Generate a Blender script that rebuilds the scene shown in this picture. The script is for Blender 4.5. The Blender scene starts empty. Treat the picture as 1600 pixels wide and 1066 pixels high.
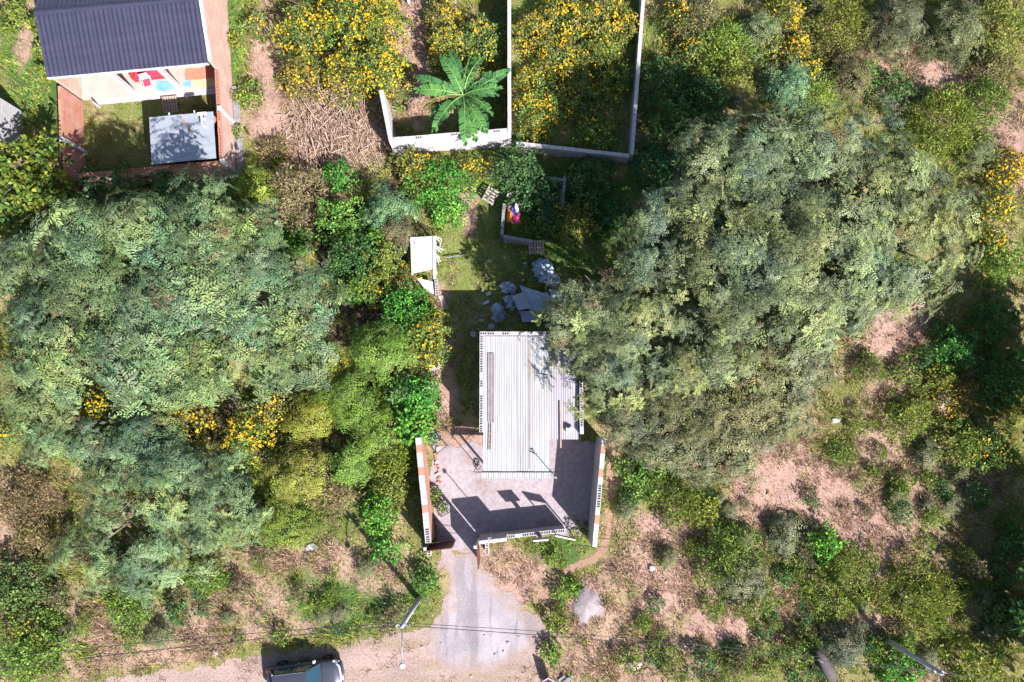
import bpy, math, random
import numpy as np
from mathutils import Vector, Matrix, Euler

# ------------------------------------------------------------------ camera, sky, sun, exposure
scene = bpy.context.scene
CAM_H = 40.0
FPX = 1600 * 24 / 36
TILT = math.atan(107 / FPX)
cam_data = bpy.data.cameras.new('camera')
cam_data.lens = 24.0
cam_data.sensor_width = 36.0
cam_data.clip_end = 3000
cam = bpy.data.objects.new('camera', cam_data)
scene.collection.objects.link(cam)
cam.location = (0, 0, CAM_H)
cam.rotation_euler = (TILT, 0, 0)
scene.camera = cam

SUN_EL = math.radians(40.0)
SUN_AZ = math.atan2(0.65, -0.76)          # clockwise from +Y
world = bpy.data.worlds.new('World')
scene.world = world
world.use_nodes = True
wn = world.node_tree
bg = wn.nodes['Background']
sky = wn.nodes.new('ShaderNodeTexSky')
sky.sky_type = 'NISHITA'
sky.sun_disc = False
sky.sun_elevation = SUN_EL
sky.sun_rotation = SUN_AZ
wn.links.new(sky.outputs[0], bg.inputs[0])
bg.inputs[1].default_value = 0.072
sun_data = bpy.data.lights.new('sun', 'SUN')
sun_data.energy = 5.0
sun_data.angle = math.radians(0.5)
sun_data.color = (1.0, 0.975, 0.945)
sun = bpy.data.objects.new('sun', sun_data)
scene.collection.objects.link(sun)
_ce = math.cos(SUN_EL)
to_sun = Vector((math.sin(SUN_AZ) * _ce, math.cos(SUN_AZ) * _ce, math.sin(SUN_EL)))
sun.rotation_euler = to_sun.to_track_quat('Z', 'Y').to_euler()
scene.view_settings.view_transform = 'Standard'
scene.view_settings.look = 'None'
scene.view_settings.exposure = 1.20
scene.view_settings.gamma = 1.0
scene.cycles.max_bounces = 5
scene.cycles.transparent_max_bounces = 4

# ------------------------------------------------------------------ helpers
C = scene.collection
rng = np.random.default_rng(11)
random.seed(5)
_c, _s = math.cos(TILT), math.sin(TILT)

def P(px, py, z=0.0):
    """world point at height z that lies at photograph position (px, py)"""
    a = (px - 800) / FPX
    b = -(py - 533) / FPX
    dx, dy, dz = a, _c * b + _s, _s * b - _c
    k = (z - CAM_H) / dz
    return Vector((dx * k, dy * k, z))

def to_px(x, y, z=0.0):
    z = z - CAM_H
    yy = _c * y + _s * z
    zz = -_s * y + _c * z
    return 800 + FPX * x / -zz, 533 - FPX * yy / -zz

def _hash(ix, iy, seed):
    h = np.sin(ix * 127.1 + iy * 311.7 + seed * 74.7) * 43758.5453
    return h - np.floor(h)

def vnoise(x, y, seed=0):
    x = np.asarray(x, float); y = np.asarray(y, float)
    ix = np.floor(x); iy = np.floor(y)
    fx = x - ix; fy = y - iy
    fx = fx * fx * (3 - 2 * fx); fy = fy * fy * (3 - 2 * fy)
    a = _hash(ix, iy, seed); b = _hash(ix + 1, iy, seed)
    c = _hash(ix, iy + 1, seed); d = _hash(ix + 1, iy + 1, seed)
    return (a * (1 - fx) + b * fx) * (1 - fy) + (c * (1 - fx) + d * fx) * fy

def fbm(x, y, seed=0, oct=4):
    t = 0; amp = 0.5; f = 1.0
    for o in range(oct):
        t = t + amp * vnoise(x * f, y * f, seed + o * 7)
        f *= 2.1; amp *= 0.5
    return t / (1 - 0.5 ** oct)

def sstep(a, b, v):
    t = np.clip((v - a) / (b - a), 0, 1)
    return t * t * (3 - 2 * t)

WL = {}                                    # world location of each thing / part

def link(o, parent=None, loc=None):
    C.objects.link(o)
    if parent is not None:
        o.parent = parent
    if loc is not None:
        o.location = loc
    return o

def tag(o, label=None, cat=None, group=None, kind=None):
    if label: o['label'] = label
    if cat: o['category'] = cat
    if group: o['group'] = group
    if kind: o['kind'] = kind
    return o

def thing(name, label, cat, loc=(0, 0, 0), rotz=0.0, group=None):
    o = bpy.data.objects.new(name, None)
    o.empty_display_size = 0.2
    link(o, None, loc)
    o.rotation_euler = (0, 0, rotz)
    WL[o] = Vector(loc)
    return tag(o, label, cat, group)

class MB:
    """collects simple shapes into one mesh"""
    def __init__(self):
        self.v = []; self.f = []
    def add(self, vs, fs):
        n = len(self.v)
        self.v += [tuple(p) for p in vs]
        self.f += [tuple(i + n for i in f) for f in fs]
        return self
    def box(self, x0, x1, y0, y1, z0, z1):
        vs = [(x0, y0, z0), (x1, y0, z0), (x1, y1, z0), (x0, y1, z0),
              (x0, y0, z1), (x1, y0, z1), (x1, y1, z1), (x0, y1, z1)]
        return self.add(vs, [(0, 3, 2, 1), (4, 5, 6, 7), (0, 1, 5, 4), (1, 2, 6, 5), (2, 3, 7, 6), (3, 0, 4, 7)])
    def hexa(self, base, top):
        """base and top: four points each, counter-clockwise from above"""
        return self.add(list(base) + list(top), [(0, 3, 2, 1), (4, 5, 6, 7), (0, 1, 5, 4), (1, 2, 6, 5), (2, 3, 7, 6), (3, 0, 4, 7)])
    def wall(self, p0, p1, th, z0, z1, z1b=None):
        """upright wall from p0 to p1 (xy), centred on the line"""
        p0 = Vector((p0[0], p0[1])); p1 = Vector((p1[0], p1[1]))
        d = (p1 - p0).normalized(); n = Vector((-d.y, d.x)) * th / 2
        if z1b is None: z1b = z1
        b = [p0 - n, p1 - n, p1 + n, p0 + n]
        zt = [z1, z1b, z1b, z1]
        return self.hexa([(q.x, q.y, z0) for q in b], [(q.x, q.y, z) for q, z in zip(b, zt)])
    def bar(self, a, b, w, h=None, up=(0, 0, 1)):
        a = Vector(a); b = Vector(b); h = h or w
        d = (b - a).normalized()
        u = Vector(up)
        if abs(d.dot(u)) > 0.95: u = Vector((1, 0, 0))
        s = d.cross(u).normalized(); u = s.cross(d).normalized()
        q = [s * w / 2 * i + u * h / 2 * j for i, j in ((-1, -1), (1, -1), (1, 1), (-1, 1))]
        vs = [a + k for k in q] + [b + k for k in q]
        return self.add(vs, [(0, 1, 2, 3), (7, 6, 5, 4), (0, 4, 5, 1), (1, 5, 6, 2), (2, 6, 7, 3), (3, 7, 4, 0)])
    def tube(self, pts, radii, n=8, cap=True):
        pts = [Vector(p) for p in pts]
        if not hasattr(radii, '__len__'): radii = [radii] * len(pts)
        base = len(self.v); rings = []
        u = None
        for i, p in enumerate(pts):
            d = (pts[min(i + 1, len(pts) - 1)] - pts[max(i - 1, 0)]).normalized()
            if u is None:
                u = Vector((0, 0, 1)) if abs(d.z) < 0.9 else Vector((1, 0, 0))
            s = d.cross(u).normalized(); u2 = s.cross(d).normalized(); u = u2
            for k in range(n):
                a = 2 * math.pi * k / n
                self.v.append(tuple(p + (s * math.cos(a) + u2 * math.sin(a)) * radii[i]))
        for i in range(len(pts) - 1):
            for k in range(n):
                a = base + i * n + k; b = base + i * n + (k + 1) % n
                self.f.append((a, b, b + n, a + n))
        if cap:
            self.f.append(tuple(base + k for k in range(n))[::-1])
            self.f.append(tuple(base + (len(pts) - 1) * n + k for k in range(n)))
        return self
    def grid(self, fn, nu, nv):
        base = len(self.v)
        for i in range(nu + 1):
            for j in range(nv + 1):
                self.v.append(tuple(fn(i / nu, j / nv)))
        for i in range(nu):
            for j in range(nv):
                a = base + i * (nv + 1) + j
                self.f.append((a, a + nv + 1, a + nv + 2, a + 1))
        return self
    def lathe(self, prof, n=16, at=(0, 0, 0)):
        base = len(self.v)
        for r, z in prof:
            for k in range(n):
                a = 2 * math.pi * k / n
                self.v.append((at[0] + r * math.cos(a), at[1] + r * math.sin(a), at[2] + z))
        for i in range(len(prof) - 1):
            for k in range(n):
                a = base + i * n + k; b = base + i * n + (k + 1) % n
                self.f.append((a, b, b + n, a + n))
        self.f.append(tuple(base + k for k in range(n))[::-1])
        self.f.append(tuple(base + (len(prof) - 1) * n + k for k in range(n)))
        return self
    def mesh(self, name, off=None):
        m = bpy.data.meshes.new(name)
        v = self.v
        if off is not None and off.length > 0:
            v = [(p[0] - off.x, p[1] - off.y, p[2] - off.z) for p in v]
        m.from_pydata(v, [], self.f)
        m.update()
        return m

def obj(name, mb, mat, parent=None, local=False, smooth=False, label=None):
    """one mesh object; world coordinates unless local"""
    off = None if (local or parent is None) else WL.get(parent, Vector())
    me = mb.mesh(name, off) if isinstance(mb, MB) else mb
    if mat is not None and not me.materials: me.materials.append(mat)
    if smooth:
        me.polygons.foreach_set('use_smooth', [True] * len(me.polygons))
    o = bpy.data.objects.new(name, me)
    link(o, parent)
    WL[o] = WL.get(parent, Vector()) if parent is not None else Vector()
    if label: o['label'] = label
    return o

def np_mesh(name, V, F, col=None, mat=None):
    """V (n,3), F (m,k) constant k"""
    me = bpy.data.meshes.new(name)
    k = F.shape[1]
    me.vertices.add(len(V)); me.vertices.foreach_set('co', np.ascontiguousarray(V, np.float32).ravel())
    me.loops.add(F.size); me.loops.foreach_set('vertex_index', np.ascontiguousarray(F, np.int32).ravel())
    me.polygons.add(len(F))
    me.polygons.foreach_set('loop_start', np.arange(0, F.size, k, dtype=np.int32))
    me.polygons.foreach_set('loop_total', np.full(len(F), k, np.int32))
    me.update(calc_edges=True)
    if col is not None:
        a = me.attributes.new('tint', 'FLOAT_COLOR', 'POINT')
        c4 = np.ones((len(V), 4), np.float32); c4[:, :3] = col
        a.data.foreach_set('color', c4.ravel())
    if mat is not None: me.materials.append(mat)
    return me

def frames(n, spin):
    """rotation matrices whose z is n (N,3), turned by spin (N,)"""
    n = n / np.linalg.norm(n, axis=1, keepdims=True)
    ref = np.where(np.abs(n[:, 2:3]) < 0.9, np.array([[0., 0, 1]]), np.array([[1., 0, 0]]))
    t = np.cross(ref, n); t /= np.linalg.norm(t, axis=1, keepdims=True)
    b = np.cross(n, t)
    c = np.cos(spin)[:, None]; s = np.sin(spin)[:, None]
    x = t * c + b * s; y = -t * s + b * c
    return np.stack([x, y, n], axis=2)

def scatter(templates, pos, nrm, scale, tint, jitter=0.12, rg=None):
    """places template meshes (v, f, w) -> V, F, col"""
    rg = rg or rng
    N = len(pos)
    R = frames(nrm, rg.uniform(0, 2 * math.pi, N))
    pick = rg.integers(0, len(templates), N)
    Vs, Fs, Cs = [], [], []; base = 0
    for ti, (tv, tf) in enumerate(templates):
        ids = np.where(pick == ti)[0]
        if not len(ids): continue
        v = np.einsum('nij,kj->nki', R[ids], tv) * scale[ids][:, None, None] + pos[ids][:, None, :]
        k = len(tv)
        fo = tf[None] + (np.arange(len(ids)) * k)[:, None, None] + base
        nf = len(tf)
        vj = np.ones((len(ids), k))
        kk = tf.shape[1]
        if k == nf * kk:                              # leaflets do not share vertices: jitter each one
            j = 1 + rg.normal(0, jitter, (len(ids), nf))
            vj = np.repeat(j, kk, axis=1)
        c = np.clip(tint[ids][:, None, :] * vj[:, :, None], 0.004, 0.95)
        Vs.append(v.reshape(-1, 3)); Fs.append(fo.reshape(-1, kk)); Cs.append(c.reshape(-1, 3))
        base += len(ids) * k
    return np.concatenate(Vs), np.concatenate(Fs), np.concatenate(Cs)

def palette(cols, n, rg=None, spread=0.15):
    rg = rg or rng
    cols = np.array(cols, float)
    a = cols[rg.integers(0, len(cols), n)]; b = cols[rg.integers(0, len(cols), n)]
    t = rg.uniform(0, 1, (n, 1))
    return (a * (1 - t) + b * t) * (1 + rg.normal(0, spread, (n, 1)))

# ------------------------------------------------------------------ materials
MATS = {}
def nodes(m):
    m.use_nodes = True
    nt = m.node_tree
    return nt, nt.nodes['Principled BSDF']

def mat(name, c1, c2=None, scale=3.0, rough=0.85, bump=0.0, metal=0.0, spec=0.3, detail=6, stretch=None, c3=None, bscale=None):
    if name in MATS: return MATS[name]
    m = bpy.data.materials.new(name); MATS[name] = m
    nt, p = nodes(m)
    p.inputs['Roughness'].default_value = rough
    p.inputs['Metallic'].default_value = metal
    p.inputs['Specular IOR Level'].default_value = spec
    c2 = c2 or tuple(v * 0.75 for v in c1)
    tc = nt.nodes.new('ShaderNodeTexCoord')
    mp = nt.nodes.new('ShaderNodeMapping')
    nt.links.new(tc.outputs['Object'], mp.inputs[0])
    if stretch: mp.inputs['Scale'].default_value = stretch
    nz = nt.nodes.new('ShaderNodeTexNoise')
    nz.inputs['Scale'].default_value = scale; nz.inputs['Detail'].default_value = detail
    nz.inputs['Roughness'].default_value = 0.65
    nt.links.new(mp.outputs[0], nz.inputs['Vector'])
    r = nt.nodes.new('ShaderNodeValToRGB')
    r.color_ramp.elements[0].position = 0.32; r.color_ramp.elements[1].position = 0.68
    r.color_ramp.elements[0].color = (*c2, 1); r.color_ramp.elements[1].color = (*c1, 1)
    if c3:
        e = r.color_ramp.elements.new(0.5); e.color = (*c3, 1)
    nt.links.new(nz.outputs[0], r.inputs[0])
    nt.links.new(r.outputs[0], p.inputs['Base Color'])
    if bump:
        b = nt.nodes.new('ShaderNodeBump'); b.inputs['Strength'].default_value = bump
        b.inputs['Distance'].default_value = 0.03
        n2 = nt.nodes.new('ShaderNodeTexNoise'); n2.inputs['Scale'].default_value = bscale or scale * 5; n2.inputs['Detail'].default_value = 5
        nt.links.new(mp.outputs[0], n2.inputs['Vector'])
        nt.links.new(n2.outputs[0], b.inputs['Height']); nt.links.new(b.outputs[0], p.inputs['Normal'])
    return m

def leaf_mat(name, trans=0.28, rough=0.6, spec=0.12):
    if name in MATS: return MATS[name]
    m = bpy.data.materials.new(name); MATS[name] = m
    nt, p = nodes(m)
    a = nt.nodes.new('ShaderNodeAttribute'); a.attribute_name = 'tint'
    nt.links.new(a.outputs['Color'], p.inputs['Base Color'])
    p.inputs['Roughness'].default_value = rough
    p.inputs['Specular IOR Level'].default_value = spec
    if trans > 0:
        t = nt.nodes.new('ShaderNodeBsdfTranslucent')
        nt.links.new(a.outputs['Color'], t.inputs['Color'])
        mx = nt.nodes.new('ShaderNodeMixShader'); mx.inputs[0].default_value = trans
        nt.links.new(p.outputs[0], mx.inputs[1]); nt.links.new(t.outputs[0], mx.inputs[2])
        nt.links.new(mx.outputs[0], nt.nodes['Material Output'].inputs['Surface'])
    return m

def ground_mat(name, rough=0.95, scale=9.0, bump=0.5, contrast=0.5):
    m = bpy.data.materials.new(name); MATS[name] = m
    nt, p = nodes(m)
    p.inputs['Roughness'].default_value = rough; p.inputs['Specular IOR Level'].default_value = 0.15
    a = nt.nodes.new('ShaderNodeAttribute'); a.attribute_name = 'tint'
    tc = nt.nodes.new('ShaderNodeTexCoord')
    nz = nt.nodes.new('ShaderNodeTexNoise'); nz.inputs['Scale'].default_value = scale
    nz.inputs['Detail'].default_value = 8; nz.inputs['Roughness'].default_value = 0.7
    nt.links.new(tc.outputs['Object'], nz.inputs['Vector'])
    mr = nt.nodes.new('ShaderNodeMapRange')
    mr.inputs['From Min'].default_value = 0.3; mr.inputs['From Max'].default_value = 0.7
    mr.inputs['To Min'].default_value = 1 - contrast; mr.inputs['To Max'].default_value = 1 + contrast * 0.7
    nt.links.new(nz.outputs[0], mr.inputs['Value'])
    mx = nt.nodes.new('ShaderNodeVectorMath'); mx.operation = 'SCALE'
    nt.links.new(a.outputs['Color'], mx.inputs[0]); nt.links.new(mr.outputs[0], mx.inputs['Scale'])
    nt.links.new(mx.outputs[0], p.inputs['Base Color'])
    b = nt.nodes.new('ShaderNodeBump'); b.inputs['Strength'].default_value = bump; b.inputs['Distance'].default_value = 0.05
    nt.links.new(nz.outputs[0], b.inputs['Height']); nt.links.new(b.outputs[0], p.inputs['Normal'])
    return m

def brick_mat(name, c1, c2, mortar, sx=0.30, sz=0.19, stain=0.35, stain_col=(0.5, 0.42, 0.38)):
    m = bpy.data.materials.new(name); MATS[name] = m
    nt, p = nodes(m)
    p.inputs['Roughness'].default_value = 0.9; p.inputs['Specular IOR Level'].default_value = 0.15
    tc = nt.nodes.new('ShaderNodeTexCoord')
    sp = nt.nodes.new('ShaderNodeSeparateXYZ'); nt.links.new(tc.outputs['Object'], sp.inputs[0])
    ad = nt.nodes.new('ShaderNodeMath'); ad.operation = 'ADD'
    nt.links.new(sp.outputs[0], ad.inputs[0]); nt.links.new(sp.outputs[1], ad.inputs[1])
    cb = nt.nodes.new('ShaderNodeCombineXYZ'); nt.links.new(ad.outputs[0], cb.inputs[0]); nt.links.new(sp.outputs[2], cb.inputs[1])
    br = nt.nodes.new('ShaderNodeTexBrick')
    br.inputs['Scale'].default_value = 1.0; br.inputs['Brick Width'].default_value = sx; br.inputs['Row Height'].default_value = sz
    br.inputs['Mortar Size'].default_value = 0.014
    br.inputs['Color1'].default_value = (*c1, 1); br.inputs['Color2'].default_value = (*c2, 1); br.inputs['Mortar'].default_value = (*mortar, 1)
    nt.links.new(cb.outputs[0], br.inputs['Vector'])
    nz = nt.nodes.new('ShaderNodeTexNoise'); nz.inputs['Scale'].default_value = 1.3; nz.inputs['Detail'].default_value = 7
    nt.links.new(tc.outputs['Object'], nz.inputs['Vector'])
    mr = nt.nodes.new('ShaderNodeMapRange'); mr.inputs['From Min'].default_value = 0.45; mr.inputs['From Max'].default_value = 0.7
    mr.inputs['To Max'].default_value = stain
    nt.links.new(nz.outputs[0], mr.inputs['Value'])
    mx = nt.nodes.new('ShaderNodeMixRGB'); mx.inputs[2].default_value = (*stain_col, 1)
    nt.links.new(mr.outputs[0], mx.inputs[0]); nt.links.new(br.outputs[0], mx.inputs[1])
    nt.links.new(mx.outputs[0], p.inputs['Base Color'])
    b = nt.nodes.new('ShaderNodeBump'); b.inputs['Strength'].default_value = 0.4; b.inputs['Distance'].default_value = 0.01; b.invert = True
    nt.links.new(br.outputs['Fac'], b.inputs['Height']); nt.links.new(b.outputs[0], p.inputs['Normal'])
    return m

def sheet_mat(name, base, stain, dirt_amt, axis_stretch, rough=0.4, metal=0.0, spec=0.4, rust=None):
    m = bpy.data.materials.new(name); MATS[name] = m
    nt, p = nodes(m)
    p.inputs['Roughness'].default_value = rough; p.inputs['Metallic'].default_value = metal; p.inputs['Specular IOR Level'].default_value = spec
    tc = nt.nodes.new('ShaderNodeTexCoord'); mp = nt.nodes.new('ShaderNodeMapping')
    mp.inputs['Scale'].default_value = axis_stretch
    nt.links.new(tc.outputs['Object'], mp.inputs[0])
    nz = nt.nodes.new('ShaderNodeTexNoise'); nz.inputs['Scale'].default_value = 1.0; nz.inputs['Detail'].default_value = 8; nz.inputs['Roughness'].default_value = 0.7
    nt.links.new(mp.outputs[0], nz.inputs['Vector'])
    mr = nt.nodes.new('ShaderNodeMapRange'); mr.inputs['From Min'].default_value = 0.42; mr.inputs['From Max'].default_value = 0.75; mr.inputs['To Max'].default_value = dirt_amt
    nt.links.new(nz.outputs[0], mr.inputs['Value'])
    mx = nt.nodes.new('ShaderNodeMixRGB'); mx.inputs[1].default_value = (*base, 1); mx.inputs[2].default_value = (*stain, 1)
    nt.links.new(mr.outputs[0], mx.inputs[0])
    out = mx.outputs[0]
    if rust:
        n2 = nt.nodes.new('ShaderNodeTexNoise'); n2.inputs['Scale'].default_value = 2.1; n2.inputs['Detail'].default_value = 9
        nt.links.new(tc.outputs['Object'], n2.inputs['Vector'])
        m2 = nt.nodes.new('ShaderNodeMapRange'); m2.inputs['From Min'].default_value = 0.58; m2.inputs['From Max'].default_value = 0.72; m2.inputs['To Max'].default_value = 0.6
        nt.links.new(n2.outputs[0], m2.inputs['Value'])
        x2 = nt.nodes.new('ShaderNodeMixRGB'); x2.inputs[2].default_value = (*rust, 1)
        nt.links.new(m2.outputs[0], x2.inputs[0]); nt.links.new(out, x2.inputs[1]); out = x2.outputs[0]
    nt.links.new(out, p.inputs['Base Color'])
    return m

M_concrete = mat('concrete_slab', (0.60, 0.53, 0.54), (0.47, 0.40, 0.40), 1.1, 0.9, 0.25, bscale=25)
M_block = mat('cement_block', (0.54, 0.52, 0.54), (0.38, 0.35, 0.35), 2.5, 0.9, 0.3)
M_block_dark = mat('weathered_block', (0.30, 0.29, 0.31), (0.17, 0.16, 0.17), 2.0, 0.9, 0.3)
M_plaster = mat('white_plaster', (0.56, 0.53, 0.55), (0.38, 0.35, 0.35), 1.4, 0.9, 0.2)
M_red_block = mat('ceramic_block', (0.50, 0.24, 0.18), (0.40, 0.17, 0.12), 3.0, 0.9, 0.3)
M_brick = brick_mat('hollow_brick_wall', (0.48, 0.20, 0.14), (0.40, 0.155, 0.105), (0.38, 0.27, 0.23), stain=0.6, stain_col=(0.46, 0.29, 0.24))
M_brick_pale = brick_mat('pale_brick_wall', (0.52, 0.33, 0.27), (0.47, 0.28, 0.22), (0.46, 0.35, 0.31), stain=0.8, stain_col=(0.54, 0.40, 0.35))
M_block_face = brick_mat('cement_block_wall', (0.46, 0.44, 0.46), (0.38, 0.36, 0.38), (0.30, 0.28, 0.28), 0.4, 0.2, 0.5, (0.30, 0.27, 0.26))
M_white_face = brick_mat('limewashed_block_wall', (0.55, 0.52, 0.55), (0.50, 0.47, 0.50), (0.41, 0.38, 0.39), 0.4, 0.2, 0.6, (0.46, 0.41, 0.41))
M_navy = sheet_mat('navy_roof_sheet', (0.032, 0.032, 0.062), (0.06, 0.055, 0.09), 0.6, (0.4, 3.0, 1.0), 0.45, 0.0, 0.35)
M_zinc = sheet_mat('zinc_roof_sheet', (0.37, 0.365, 0.375), (0.25, 0.235, 0.24), 1.0, (5.0, 0.35, 1.0), 0.5, 0.05, 0.35, rust=(0.36, 0.31, 0.29))
M_zinc_b = sheet_mat('duller_zinc_sheet', (0.345, 0.335, 0.345), (0.22, 0.20, 0.205), 1.0, (3.5, 0.25, 1.0), 0.5, 0.05, 0.35, rust=(0.32, 0.26, 0.24))
M_zinc_old = sheet_mat('weathered_zinc_sheet', (0.33, 0.31, 0.345), (0.24, 0.21, 0.225), 0.9, (5.0, 0.35, 1.0), 0.5, 0.1, 0.35, rust=(0.42, 0.33, 0.30))
M_tin = sheet_mat('flat_tin_sheet', (0.38, 0.40, 0.46), (0.24, 0.25, 0.29), 0.8, (0.5, 2.5, 1.0), 0.4, 0.25, 0.45)
M_rust = mat('rusted_metal', (0.36, 0.25, 0.22), (0.22, 0.15, 0.14), 4.0, 0.8, 0.2)
M_rusty_seam = mat('rust_stain', (0.36, 0.33, 0.33), (0.27, 0.16, 0.11), 1.3, 0.8, 0.1)
M_old_sheet = mat('dull_mauve_sheet', (0.24, 0.205, 0.21), (0.17, 0.14, 0.145), 3.0, 0.8, 0.2)
M_gate = mat('brown_gate_paint', (0.16, 0.05, 0.035), (0.10, 0.03, 0.025), 3.0, 0.45, 0.1, spec=0.4)
M_black = mat('black_metal', (0.025, 0.025, 0.03), (0.015, 0.015, 0.018), 4.0, 0.5)
M_grey_metal = mat('grey_metal', (0.33, 0.33, 0.36), (0.22, 0.22, 0.24), 4.0, 0.5, 0.0, 0.4)
M_white_metal = mat('white_painted_metal', (0.62, 0.62, 0.64), (0.50, 0.50, 0.50), 4.0, 0.5)
M_wood = mat('weathered_wood', (0.45, 0.33, 0.27), (0.28, 0.20, 0.16), 5.0, 0.9, 0.3)
M_wood_grey = mat('grey_wood', (0.34, 0.29, 0.27), (0.20, 0.17, 0.16), 5.0, 0.9, 0.3)
M_bark = mat('bark', (0.20, 0.16, 0.13), (0.10, 0.08, 0.065), 6.0, 0.95, 0.5)
M_stem = mat('green_stem', (0.16, 0.17, 0.08), (0.12, 0.10, 0.05), 6.0, 0.9)
M_tarp = mat('blue_grey_tarp', (0.40, 0.46, 0.56), (0.24, 0.30, 0.40), 1.6, 0.45, 0.25, spec=0.5)
M_pole = mat('pole_concrete', (0.40, 0.40, 0.45), (0.30, 0.30, 0.33), 3.0, 0.85, 0.2)
M_stone = mat('pale_stone', (0.48, 0.39, 0.35), (0.36, 0.28, 0.25), 3.0, 0.9, 0.5)
M_tile = mat('porch_tile', (0.50, 0.41, 0.37), (0.42, 0.33, 0.30), 1.5, 0.7)
M_red = mat('red_fabric', (0.55, 0.04, 0.04), (0.38, 0.03, 0.03), 5, 0.7)
M_pink = mat('red_cushion', (0.72, 0.06, 0.13), (0.55, 0.04, 0.09), 5, 0.7)
M_blue = mat('blue_rug', (0.13, 0.30, 0.62), (0.22, 0.42, 0.68), 2.5, 0.9)
M_cream = mat('cream_rug', (0.72, 0.45, 0.20), (0.66, 0.50, 0.36), 2.0, 0.9)
M_coral = mat('coral_rug', (0.68, 0.16, 0.09), (0.60, 0.22, 0.15), 2.0, 0.9)
M_plastic = mat('white_plastic', (0.66, 0.65, 0.64), (0.58, 0.57, 0.56), 3, 0.4)
M_orange = mat('orange_cloth', (0.65, 0.25, 0.03), (0.52, 0.18, 0.03), 3, 0.8)
M_magenta = mat('magenta_cloth', (0.50, 0.05, 0.12), (0.40, 0.05, 0.18), 3, 0.8)
M_violet = mat('violet_cloth', (0.12, 0.07, 0.40), (0.16, 0.12, 0.50), 3, 0.8)
M_car = mat('dark_grey_car_paint', (0.085, 0.085, 0.12), (0.080, 0.080, 0.115), 1.0, 0.25, 0, 0.5, 0.6)
M_glass = mat('tinted_glass', (0.012, 0.05, 0.075), (0.01, 0.04, 0.065), 1.5, 0.08, 0, 0.0, 0.9)
M_tyre = mat('tyre_rubber', (0.02, 0.02, 0.02), (0.012, 0.012, 0.012), 6, 0.9)
M_rim = mat('alloy_rim', (0.5, 0.5, 0.52), (0.4, 0.4, 0.42), 6, 0.35, 0, 0.8)
M_lamp = mat('clear_lens', (0.75, 0.77, 0.8), (0.65, 0.67, 0.7), 6, 0.15, 0, 0.0, 0.7)
M_maroon = mat('maroon_panel', (0.13, 0.012, 0.045), (0.09, 0.01, 0.035), 2, 0.6)
M_wire = mat('cable', (0.05, 0.05, 0.055), (0.035, 0.035, 0.04), 3, 0.7)
M_leaf = leaf_mat('foliage', 0.22)
M_dryleaf = leaf_mat('dry_grass_blade', 0.18, 0.8, 0.1)
M_flower = leaf_mat('petal', 0.15, 0.7, 0.1)

# ------------------------------------------------------------------ layout masks (evaluated at ground positions)
def in_poly(px, py, poly):
    inside = np.zeros(np.shape(px), bool)
    n = len(poly); j = n - 1
    for i in range(n):
        xi, yi = poly[i]; xj, yj = poly[j]
        cross = ((yi > py) != (yj > py)) & (px < (xj - xi) * (py - yi) / (yj - yi + 1e-9) + xi)
        inside ^= cross
        j = i
    return inside

def poly_dist(px, py, poly, closed=True):
    d = np.full(np.shape(px), 1e9)
    m = len(poly)
    for i in range(m if closed else m - 1):
        x0, y0 = poly[i]; x1, y1 = poly[(i + 1) % m]
        dx, dy = x1 - x0, y1 - y0
        t = np.clip(((px - x0) * dx + (py - y0) * dy) / (dx * dx + dy * dy + 1e-9), 0, 1)
        d = np.minimum(d, np.hypot(px - x0 - t * dx, py - y0 - t * dy))
    return d

def sdf(px, py, poly):
    d = poly_dist(px, py, poly)
    return np.where(in_poly(px, py, poly), -d, d)

def ell(px, py, e):
    cx, cy, rx, ry, rot = e
    a = math.radians(rot)
    dx, dy = px - cx, py - cy
    u = dx * math.cos(a) + dy * math.sin(a); v = -dx * math.sin(a) + dy * math.cos(a)
    return np.sqrt((u / rx) ** 2 + (v / ry) ** 2)

DRIVE = [(688, 858), (742, 858), (752, 885), (775, 905), (806, 930), (838, 958), (846, 985), (832, 1015), (800, 1042), (760, 1050), (700, 1045), (668, 1015), (668, 975), (696, 940), (700, 905), (688, 880)]
ROAD = [(60, 1075), (200, 1060), (330, 1038), (420, 1020), (500, 1011), (560, 1003), (640, 986), (690, 975), (840, 990), (850, 1060), (870, 1200), (600, 1320), (-300, 1420), (-600, 1300), (-300, 1160)]
YARD = [(678, 700), (700, 694), (716, 700), (738, 690), (754, 696), (756, 520), (905, 520), (908, 690), (938, 692), (914, 836), (754, 838), (745, 862), (690, 862), (684, 842), (672, 760)]
PATH = [(962, 640), (957, 690), (953, 740), (949, 790), (952, 825), (944, 858), (925, 875), (900, 884), (878, 898), (860, 918), (842, 940)]
BARE = [(412, 90, 20, 110, 6), (425, 210, 30, 60, 0), (38, 60, 14, 50, 8), (1395, 525, 85, 34, -36), (1255, 765, 95, 55, 20), (1180, 700, 30, 20, 0),
        (1020, 820, 36, 22, 20), (1478, 130, 60, 24, 35), (693, 610, 22, 90, 0), (722, 682, 38, 18, 0), (820, 905, 38, 50, 30), (640, 40, 28, 60, 0),
        (655, 130, 24, 60, 0), (515, 215, 70, 40, 0), (1040, 905, 40, 60, 0), (735, 330, 14, 40, 0), (1585, 250, 30, 60, 0), (1370, 850, 60, 40, 20),
        (1470, 640, 28, 22, 0), (690, 465, 10, 20, 0), (920, 935, 24, 30, 0), (1010, 900, 26, 16, 0), (1110, 985, 40, 30, 0)]
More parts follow.
